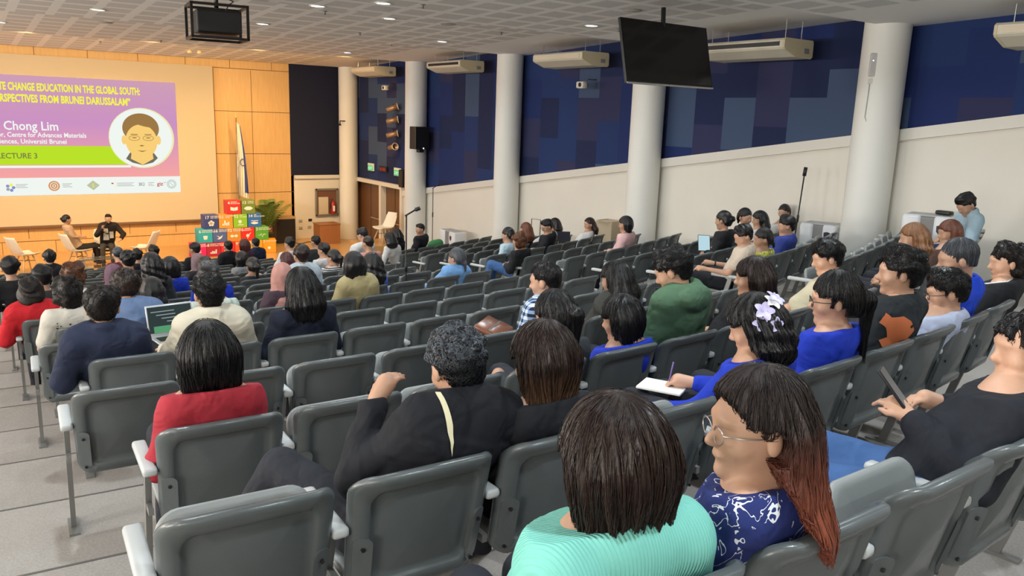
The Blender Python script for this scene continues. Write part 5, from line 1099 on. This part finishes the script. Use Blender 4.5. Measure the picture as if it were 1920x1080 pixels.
# --- third group, centre block
for a in [
 ('woman with long wavy black hair beside the royal blue top', 7, 284, 497, False, 'wavy', 'black', CHAR, 1.85, dict(hlen=.3, hvol=1.2)),
 ('woman in royal blue top with round black hair', 8, 319, 502, False, 'bob', 'black', ROY, 2.2, dict(hlen=.12, hvol=1.15)),
 ('person in royal blue with messy greying curls, behind the cream shirt', 6, 392, 512, True, 'curly', 'greyblack', ROY, 2.2, dict(hvol=1.0)),
 ('dark-haired person behind the red shirt', 7, 80, 521, True, 'short', 'black', CHAR, .77, {}),
 ('person with reddish curls in front of the printed shirt', 6, 137, 517, False, 'curly', 'browncurl', WHT, 1.12, dict(hvol=1.0)),
 ('man in black tee at the left edge, near the stage', 8, 19, 503, True, 'short', 'black', BLK, .58, {}),
 ('man in dark suit in front of the coffee table, left', 12, 93, 484, True, 'short', 'black', SUIT, 1.12, dict(collar='shirt')),
 ('person in lilac headscarf', 8, 213, 515, False, 'hijab', ('lilacscarf', (.16, .09, .13)), ('lilacgown', (.13, .08, .12)), 1.66, {}),
 ('grey-haired man in maroon jacket', 12, 221, 477, True, 'fade', 'greyblack', ('maroonjacket', (.14, .02, .03)), 2.2, dict(tone=1.1)),
 ('black-haired person between the maroon jacket and wavy hair', 9, 240, 489, True, 'short', 'black', BLK, 1.85, dict(hvol=1.3)),
 ('dark round head just below the coffee table', 13, 257, 480, True, 'short', 'black', BLK, 2.39, {}),
 ('man in black suit below the right stage chair', 13, 288, 473, True, 'short', 'black', SUIT, 2.93, dict(shw=.21)),
 ('masked man in black, left of the mauve headscarf', 13, 365, 468, True, 'short', 'black', SUIT, 3.47, dict(yaw=30)),
 ('person in mauve headscarf before the goal cubes', 10, 371, 491, False, 'hijab', ('mauvescarf', (.20, .13, .15)), ('dkgown', (.02, .018, .022)), 3.0, {}),
 ('woman with long brown hair beside the mauve headscarf', 9, 384, 498, False, 'long', 'brown', BLK, 2.93, dict(hlen=.2)),
 ('man in black suit with white collar before the bar chart cube', 14, 428, 463, True, 'crop', 'black', SUIT, 4.36, dict(collar='shirt')),
 ('woman with long reddish-brown hair in dark purple, front rows', 14, 458, 460, False, 'bob', 'maroon', ('dkpurple', (.04, .015, .03)), 4.9, dict(hlen=.14)),
 ('man in navy suit at the corner of the orange cube', 15, 479, 457, True, 'crop', 'black', ('navysuit', (.012, .02, .05)), 5.5, dict(collar='shirt')),
 ('woman in grey top with long black hair, front centre', 11, 453, 486, False, 'bob', 'black', GRY, 4.01, dict(hlen=.16)),
 ('woman with high black ponytail in charcoal top', 9, 474, 500, False, 'ponytail', 'black', CHAR, 3.47, dict(hlen=.22)),
 ('woman with long maroon hair and white hair clip', 10, 537, 488, False, 'long', 'maroon', GRY, 4.36, dict(hlen=.2)),
 ('man in white shirt left of the palm, looking left', 12, 543, 458, True, 'short', 'black', WHT, 4.9, dict(yaw=20)),
 ('man in grey suit below the wooden box', 12, 592, 454, True, 'crop', 'black', ('greysuit', (.03, .033, .036)), 5.44, dict(yaw=12)),
 ('man in white shirt with swept black hair', 10, 607, 470, True, 'short', 'black', WHT, 4.9, dict(yaw=25)),
 ('woman in striped top with long black ponytail', 9, 625, 484, False, 'ponytail', 'black', WHT, 4.8, dict(hlen=.18, yaw=25, topmat=stripes('bwstripe', (.7, .7, .7), (.02, .02, .02), 34))),
 ('man in white shirt bending forward near the doors', 10, 680, 441, True, 'short', 'black', WHT, 5.6, dict(pitch=35, yaw=15)),
 ('man with shaved head in pink sleeves', 9, 690, 457, True, 'fade', 'brown', ('pinkshirt', (.45, .22, .18)), 5.6, {}),
 ]:
    lab, k, px, py, mal, hr, hc, tp, sx_, kw = a; kw = dict(kw); kw.setdefault('yaw', 4); person(lab, k, px, py, .15, mal, hr, hc, tp, 1.0, seatx=sx_, block='c', **kw)
# --- wall-side block
for a in [
 ('woman with long black hair and pale sleeve beside the aisle', 11, 730, 448, False, 'long', 'black', WHT, 7.2, dict(hlen=.14)),
 ('person in black leaning beside the microphone stand', 12, 743, 440, False, 'wavy', 'black', BLK, 7.8, dict(hlen=.1, yaw=-10)),
 ('man in black jacket facing left before the far pillar', 12, 788, 430, True, 'crop', 'black', SUIT, 8.4, dict(yaw=55, turn=20, shw=.215, bulk=1.15)),
 ('dark-haired person in light blue beside the curly-haired woman', 8, 952, 441, False, 'lowtail', 'black', ('ltblue', (.45, .6, .7)), 7.97, dict(hlen=.08, yaw=15)),
 ('woman with long straight brown hair left of the suitcase', 9, 986, 430, False, 'long', 'auburn', BLK, 9.05, dict(hlen=.22)),
 ('man in black suit with glasses looking down at papers', 8, 1026, 425, True, 'short', 'black', SUIT, 8.9, dict(yaw=45, pitch=22, glasses='black', turn=15, bulk=1.1)),
 ('long-haired woman in white behind the suited man', 9, 1040, 421, False, 'long', 'black', WHT, 9.6, dict(hlen=.16, yaw=15)),
 ('woman in white top with brown ponytail turning left', 8, 1105, 421, False, 'long', 'brown', WHT, 9.9, dict(hlen=.17, yaw=40, turn=15, sweep=True)),
 ('woman in pale pink top with black bob before the pillar', 6, 1173, 421, False, 'bob', 'black', ('palepink', (.66, .42, .42)), 9.05, dict(hlen=.13, yaw=20)),
 ('woman in black jacket with black hair bun and backpack', 4, 1356, 414, False, 'bun', 'black', BLK, 9.05, dict(yaw=0)),
 ('woman turning back towards the camera, black hair', 4, 1397, 408, False, 'lowtail', 'black', BLK, 9.6, dict(hlen=.06, yaw=120, turn=30)),
 ('woman with straight black hair and white top', 4, 1424, 412, False, 'long', 'black', WHT, 10.13, dict(hlen=.18, yaw=30)),
 ('young woman in yellow top with tied black hair', 3, 1430, 449, False, 'lowtail', 'black', ('yellow', (.50, .50, .06)), 7.97, dict(hlen=.05, yaw=42, topmat=blotch('yellowprint', (.55, .55, .08), (.62, .60, .40), (.15, .2, .05), 40))),
 ('boy in blue polo with white collar', 3, 1475, 424, True, 'short', 'black', ('polo', (.03, .05, .26)), 8.51, dict(yaw=30, collar='crew')),
 ('woman in white with hair bun and glasses, facing left', 4, 1470, 398, False, 'bun', 'black', WHT, 10.67, dict(yaw=55, turn=20, glasses='wire', hvol=.95)),
 ('woman with golden highlighted brown hair', 1, 1712, 447, False, 'wavy', 'highlights', ('brownish', (.08, .04, .03)), 6.9, dict(hlen=.15, yaw=25)),
 ('woman with straight auburn hair beside the highlighted hair', 1, 1780, 437, False, 'bob', 'auburn', ('brownish2', (.08, .04, .03)), 7.97, dict(hlen=.12, yaw=35)),
 ]:
    lab, k, px, py, mal, hr, hc, tp, sx_, kw = a; person(lab, k, px, py, .15, mal, hr, hc, tp, 1.0, seatx=sx_, block='r', **kw)
bge = person('young man in beige tee and black shorts with a laptop', 3, 1394, 443, .17, True, 'short', 'black', ('beigetee', (.62, .52, .42)), .32, legs=(.012, .014, .02), yaw=42, pitch=22, turn=14, seatx=7.43, block='r', tone=1.1, collar='crew', shw=.2, hvol=1.15,
    arms={'L': ((-.10, .14, -.22), (-.04, .24, .03), (0, 1, 0)), 'R': ((.08, .16, -.22), (-.08, .24, .03), (0, 1, 0))}, knee={'L': ((-.16, .42, .05), (-.22, .48, -.40)), 'R': ((.04, .45, .04), (.02, .5, -.4))})
wlm = person('man in light blue denim shirt bent beside the wall, right', 1, 1812, 384, .18, True, 'short', 'black', ('lightdenim', (.30, .42, .50)), 1.0, legs=(.02, .04, .12), yaw=20, pitch=38, turn=25, seatx=10.67, block='r', collar='shirt', bulk=1.2, shw=.22, hvol=1.1)
# --- the two speakers on stage
def stagep(label, px, py, Y, x, y, rz, **k): return person(label, 0, px, py, .1, free=((x, y, SZ+.08), rz, Y), **k)
stw = stagep('seated woman on stage in beige cardigan and black trousers', 125, 412, 24.72, 2.50, 24.85, -80, male=False, hair='bun', hcol='black', top=('beigecardi', (.55, .38, .26)), sleeve=.45, legs=(.02, .018, .018), tone=1.0, yaw=0, pitch=6, hip=(0, .05, .50),
    arms={'L': ((-.05, .10, -.24), (.06, .23, -.02), (.3, 1, 0)), 'R': ((.05, .10, -.24), (-.06, .23, -.02), (-.3, 1, 0))})
stm = stagep('seated man on stage in black blazer holding a microphone', 203, 410, 24.62, 3.27, 24.98, 172, male=True, hair='crop', hcol='black', top=('blazer', (.018, .014, .012)), sleeve=1.0, legs=(.06, .05, .04), tone=1.05, yaw=-6, pitch=4, hip=(0, .05, .50), bulk=1.2, shw=.23, collar='shirt',
    arms={'R': ((.12, .10, -.22), (-.14, .10, .17), (-.3, .3, 1)), 'L': ((-.17, .06, -.22), (.06, .20, -.10), (.5, .7, -.2))})
# --- details that belong to single people
def put(info, mb, name, m, p, d=(0, 1, 0), up=(0, 0, 1), smooth=True):
    d = Vector(d).normalized(); x = d.cross(Vector(up)).normalized(); z = x.cross(d).normalized(); R = Matrix((x, d, z)).transposed().to_4x4(); o = mb.build(name, m, info['root'], smooth); o.matrix_local = Matrix.Translation(Vector(p))@R; return o
# flowers in the hair
fm = mat('petal_lilac', (.62, .58, .88), .6); H, R_ = flw['H'], flw['Rh']
for j, (x, y, z, s) in enumerate(((-.075, -.065, .055, 1.0), (-.045, -.095, .075, .9), (-.085, -.045, .02, .8), (-.015, -.10, .08, 1.0), (-.07, -.09, .00, .75))):
    b = MB()
    for q in range(5):
        a = q*1.257+j; V = []
        for u in np.linspace(0, 1, 6):
            for v in (-1, -.5, 0, .5, 1): w = .017*s*sin(.35+u*2.5); V.append((cos(a)*u*.046*s-sin(a)*v*w, -.012*sin(u*2.2)-.004*abs(v), sin(a)*u*.046*s+cos(a)*v*w))
        b.add(V, [(i*5+k_, i*5+k_+1, (i+1)*5+k_+1, (i+1)*5+k_) for i in range(5) for k_ in range(4)])
    p = H+R_@A(x, y, z)*1.18; nrm = R_@(A(x, y, z)/np.linalg.norm((x, y, z))); o = put(flw, b, 'hair_flower', fm if j != 1 else mat('petal_white', (.8, .8, .82), .6), p, -nrm)
MB().lathe([(.001, -.012), (.012, -.006), (.014, .004), (.001, .01)], n=12).build('flower_centre', M_BLACK, flw['root'], True, loc=Vector(H+R_@A(-.055, -.1, .09)))
# orange fish print, cream cord, printed shirt, white sleeve stripes, name badge
T_ = lambda i, s, x, z: [(s*a+x, s*b+z) for a, b in i]
fp = [(-.10, .09), (-.07, .085), (-.05, .05), (.0, .055), (.05, .03), (.09, -.02), (.07, -.06), (.03, -.07), (.02, -.10), (-.02, -.11), (-.06, -.09), (-.075, -.06), (-.045, -.045), (-.06, .0), (-.085, .04)]
decal(fsh, [T_(fp, 1.15, 0, 0)], mat('print_orange', (.62, .17, .06), .7), 'fish_print', fsh['pel']+A(.10, 0, .36), (1, 0, 0), (0, 0, 1), (0, 1, 0))
decal(fsh, [ellp(.115, -.002, .012, .010, 10)], M_BLACK, 'fish_eye', fsh['pel']+A(.055, 0, .365), (1, 0, 0), (0, 0, 1), (0, 1, 0), .005)
decal(gman, [[(-.008, .10), (.008, .10), (.013, 0), (.004, -.10), (-.006, -.02)]], mat('cord_cream', (.72, .68, .45), .8), 'cord', gman['pel']+A(.085, 0, .40), (1, 0, 0), (0, 0, 1), (0, 1, 0), .006)
rr = random.Random(11); bl = []; rd = []
for q in range(26): x, z = rr.uniform(-.13, .13), rr.uniform(-.05, .07); w, h_ = rr.uniform(.006, .022), rr.uniform(.006, .02); (bl if q % 5 else rd).append([(x, z), (x+w, z+.003), (x+w, z+h_), (x, z+h_)])
decal(prt, bl, mat('print_black', (.03, .03, .035), .8), 'shirt_print', prt['nb']+A(0, 0, -.16), (1, 0, 0), (0, 0, 1), (0, 1, 0)); decal(prt, rd, mat('print_red', (.5, .03, .03), .8), 'shirt_print', prt['nb']+A(0, 0, -.16), (1, 0, 0), (0, 0, 1), (0, 1, 0), .004)
for j in (-1, 0, 1):
    a0 = adi['nb']; sh = adi['sh']['L']; el = adi['el']['L']; pts = [a0+(sh-a0)*.45, sh, (sh+el)/2, el]; b = MB(); V = []
    for p in pts:
        q = p+A(-.02, j*.020-.01, .10)[None]; dr = A(.12, .0, -1); 
        for _ in range(60): q = q+dr/np.linalg.norm(dr)*np.clip(adi['tf'](q)*.8, -.02, .02)[:, None]
        V.append(Vector(q[0])+Vector((-.002, -.002, .003)))
    b.tube(V, .0045, 5); b.build('sleeve_stripe', mat('stripe_white', (.8, .8, .8), .6), adi['root'], True)
def band(info, w, m, name, r_=.03, t=.008):
    e, q = info['el'][w], info['wr'][w]; d = (q-e)/np.linalg.norm(q-e); b = MB(); b.tube([(r_*cos(a), 0, r_*sin(a)) for a in np.linspace(0, 2*pi, 17)], t, 6, False); put(info, b, name, m, q-d*.02, d)
band(glw, 'L', mat('wrist_red', (.7, .02, .015), .5), 'wristband', .027, .009); band(bge, 'R', M_BLACK, 'watch', .03, .008)
b = MB(); b.tube([(.07*cos(a), .07*sin(a)*.9, 0) for a in np.linspace(pi*1.05, pi*1.95, 14)], .006, 6); put(crm, b, 'lanyard', M_BLACK, crm['nb']+A(0, .0, .03), (0, 1, 0))
b = MB(); b.tube([(0, 0, 0), (0, 0, .14)], [.012, .012], 8); b.tube([(0, 0, .14), (0, 0, .19)], [.02, .022], 10); 
mw = stm['wr']['R']; hh = stm['H']+stm['Rh']@A(0, .13, -.06); dv = Vector(hh-mw); o = b.build('handheld_microphone', M_BLACK, None, True); L0 = stm['root'].location; Rz = Matrix.Rotation(stm['root'].rotation_euler[2], 3, 'Z'); o.location = Vector(L0)+Rz@(Vector(mw)+dv*.2); o.rotation_mode = 'QUATERNION'; o.rotation_quaternion = (Rz@dv).to_track_quat('Z', 'Y')
tag(o, 'black handheld microphone held up by the seated man on stage', 'microphone')
decal(stm, [q4(-.05, .05, -.10, .10)], MW, 'name_badge', stm['pel']+A(-.13, 0, .33), (1, 0, 0), (0, 0, 1), (0, -1, 0), .008)
decal(stm, [[(-.055, .22), (.055, .22), (.075, -.12), (-.075, -.12)]], mat('shirt_cream', (.75, .72, .62), .8), 'dress_shirt', stm['pel']+A(.01, 0, .30), (1, 0, 0), (0, 0, 1), (0, -1, 0), .006)
decal(stw, [[(-.035, .20), (.035, .20), (.07, -.15), (-.07, -.15)]], mat('blouse_dark', (.03, .02, .025), .8), 'blouse', stw['pel']+A(.0, 0, .28), (1, 0, 0), (0, 0, 1), (0, -1, 0), .006)
# --- belongings
def W_(info, p): return info['root'].matrix_world_local@Vector(p) if False else Matrix.Translation(info['root'].location)@Matrix.Rotation(info['root'].rotation_euler[2], 4, 'Z')@Vector(p)
def laptop(info, off, rz, lab, lit=False, w=.33, open_=105, silver=True):
    p = W_(info, info['pel']+A(*off)); t = thing('laptop', lab, 'laptop', p, info['root'].rotation_euler[2]+radians(rz)); m = mat('laptop_silver', (.55, .56, .58), .35, .6) if silver else mat('laptop_dark', (.03, .03, .05), .4)
    b = MB(); b.bbox((0, 0, 0), (w, .23, .014), .005); b.build('base', m, t, True); b = MB(); b.box((0, -.01, .009), (w*.85, .11, .002)); b.build('keyboard', M_BLACK, t)
    a = radians(open_-90); R = Matrix.Rotation(-a, 3, 'X'); b = MB(); b.bbox(Vector((0, .115, .005))+R@Vector((0, 0, .11)), (w, .008, .22), .003, R=R); l = b.build('lid', m, t, True)
    b = MB(); b.box(Vector((0, .115, .005))+R@Vector((0, -.006, .112)), (w-.02, .002, .19), R=R); b.build('display', emit('lap_screen', (.04, .06, .06), .8) if not lit else emit('lap_screen_lit', (.45, .7, .8), .9), l)
    if not lit:
        for j in range(4): b = MB(); b.box(Vector((0, .115, .005))+R@Vector((-w*.15+.02*j, -.0075, .17-.025*j)), (w*.5-.03*j, .001, .006), R=R); b.build('screen_line', emit('lap_line', (.4, .45, .45), .8), l)
        b = MB(); b.box(Vector((0, .115, .005))+R@Vector((-w*.1, -.0075, .04)), (w*.55, .001, .05), R=R); b.build('screen_block', emit('lap_green', (.12, .4, .2), .8), l)
laptop(crm, (-.10, .56, .16), 8, 'open silver laptop on the lap of the man in cream shirt'); laptop(bge, (-.12, .48, .12), 25, 'dark laptop on the lap of the young man in beige tee', silver=False, open_=110)
p = at(1444, 745, Y=8) if False else None
def tablet(px, py, X, lab, sz, lit, rz, tilt, cat='tablet'):
    q = at(px, py, X=X); t = thing(cat if cat != 'phone' else 'phone', lab, cat, tuple(float(v) for v in q), radians(rz)); t.rotation_euler[0] = radians(tilt); b = MB(); b.bbox((0, 0, 0), (sz[0], .010, sz[1]), .003); b.build('case', M_BLACK, t, True)
    b = MB(); b.box((0, -.0065, 0), (sz[0]*.92, .002, sz[1]*.92)); b.build('display', emit('tab_lit', (.5, .72, .8), .95) if lit else mat('glass_dark', (.02, .02, .03), .1), t)
tablet(1443, 456, 9.0, 'tablet with pale blue lit screen on the wall-side seats', (.22, .36), True, 20, -30) if False else tablet(1320, 456, 8.6, 'tablet with pale blue lit screen on the wall-side seats', (.17, .25), True, -38, -32)
tablet(1057, 443, 9.2, 'grey tablet held up behind the man in black suit', (.24, .2), False, -35, -35)
tablet(1306, 488, None, '', (.1, .1), False, 0, 0) if False else None
def held_phone(info, w, lab, off=(0, 0, .03), rz=20, tilt=-40, m=None, size=(.072, .15)):
    hd = info['wr'][w]; e = info['el'][w]; d = (hd-e)/np.linalg.norm(hd-e); q = W_(info, hd+d*.11+A(*off)); t = thing('phone', lab, 'phone', q, info['root'].rotation_euler[2]+radians(rz)); t.rotation_euler[0] = radians(tilt)
    b = MB(); b.bbox((0, 0, 0), (size[0], .009, size[1]), .003); b.build('case', m or M_BLACK, t, True); b = MB(); b.box((0, -.0055, 0), (size[0]*.92, .002, size[1]*.95)); b.build('display', mat('glass_dark', (.02, .02, .03), .1), t)
held_phone(jean, 'L', 'dark phone in the hand of the man in black jacket')
q = at(1246, 565, Y=4.0); tablet(1246, 566, float(at(1246, 566, Y=3.75)[0]), 'dark tablet in front of the young man in green hoodie', (.14, .2), False, -20, -15)
# notebook and pen of the writing woman, black handbag, leather bag, striped backpack
pp = flw['wr']['R']; q = W_(flw, pp+A(-.10, .12, -.035)); t = thing('notebook', 'small white notebook under the writing hands of flower-haired woman', 'notebook', q, flw['root'].rotation_euler[2]+radians(25)); b = MB(); b.bbox((0, 0, 0), (.16, .22, .012), .003); b.build('pages', MW, t)
q = W_(flw, pp+A(-.09, .09, .03)); o = MB().tube([(0, 0, -.03), (.03, .01, .06)], [.004, .004], 8).build('pen', mat('pen_purple', (.15, .1, .3), .3), None, True); o.location = q; tag(o, 'purple pen held upright by the flower-haired woman', 'pen')
q = W_(flw, flw['wr']['L']+A(-.14, .05, -.10)); t = thing('handbag', 'black quilted handbag beside the writing woman', 'bag', q, radians(20)); V_, F_ = surface(sdf([ell((0, 0, 0), (.17, .10, .08), None, .02), ell((.05, 0, .03), (.10, .08, .07), None, .03)], lambda p, d: d+.003*np.sin(p[:, 0]*90)*np.sin(p[:, 2]*90)), (-.22, -.16, -.14), (.22, .16, .16), .007); mesh_obj('bag_body', V_, F_, mat('leather_black', (.015, .015, .017), .3), t)
MB().tube([(-.1, 0, .05), (-.06, 0, .15), (.06, 0, .16), (.1, 0, .06)], .008, 6).build('strap', mat('leather_black', (.015, .015, .017), .3), t, True)
q = W_(pla, pla['pel']+A(-.16, .24, .17)); t = thing('leather_bag', 'glossy brown leather document bag on the checked-shirt man\'s lap', 'bag', q, pla['root'].rotation_euler[2]+radians(35)); t.rotation_euler[0] = radians(22); b = MB(); b.bbox((0, 0, 0), (.32, .22, .035), .012); b.build('case', mat('leather_brown', (.20, .07, .035), .25), t, True); b = MB(); b.bbox((0, 0, .022), (.28, .02, .006), .002); b.build('zip', M_METAL, t)
b = MB(); b.bbox((0, -.05, .021), (.30, .10, .008), .003); b.build('flap', mat('leather_brown', (.20, .07, .035), .25), t, True)
q = W_(blg, blg['pel']+A(.34, .12, .10)); t = thing('backpack', 'grey and black backpack on the seat beside the laptop', 'backpack', q); V_, F_ = surface(sdf([ell((0, 0, 0), (.15, .10, .17), None, .02), ell((0, -.07, -.03), (.10, .05, .10), None, .02)]), (-.2, -.2, -.22), (.2, .2, .22), .012); mesh_obj('pack_body', V_, F_, stripes('packstripe', (.05, .055, .065), (.25, .27, .3), 18, 0), t)
MB().tube([(-.05, -.02, .15), (0, -.02, .22), (.05, -.02, .15)], .009, 6).build('top_loop', M_BLACK, t, True)
t = empty('backpack', (0, 0, 0)); bw = PEOPLE[[i['root']['label'] for i in PEOPLE].index('woman in black jacket with black hair bun and backpack')]; q = W_(bw, bw['pel']+A(0, -.03, .30)); t.location = q; t.rotation_euler[2] = bw['root'].rotation_euler[2]; tag(t, 'black backpack worn by the bun-haired woman by the wall', 'backpack')
V_, F_ = surface(sdf([ell((0, -.10, 0), (.15, .09, .20), None, .02), ell((0, -.16, -.06), (.11, .05, .11), None, .02)]), (-.2, -.26, -.25), (.2, .06, .25), .016); mesh_obj('pack_body', V_, F_, mat('nylon_black', (.02, .02, .022), .6), t)
q = seat_frame(12, 8.95)[0]; V_, F_ = surface(sdf([ell((0, 0, 0), (.2, .12, .14), None, .02), ell((.1, 0, .05), (.1, .1, .1), None, .03)]), (-.26, -.2, -.2), (.3, .2, .2), .02); o = mesh_obj('green_bag', V_, F_, mat('bag_green', (.03, .18, .05), .6)); o.location = q+Vector((0, .25, .78)); tag(o, 'green cloth bag on a seat near the far pillar', 'bag')
build_chairs()
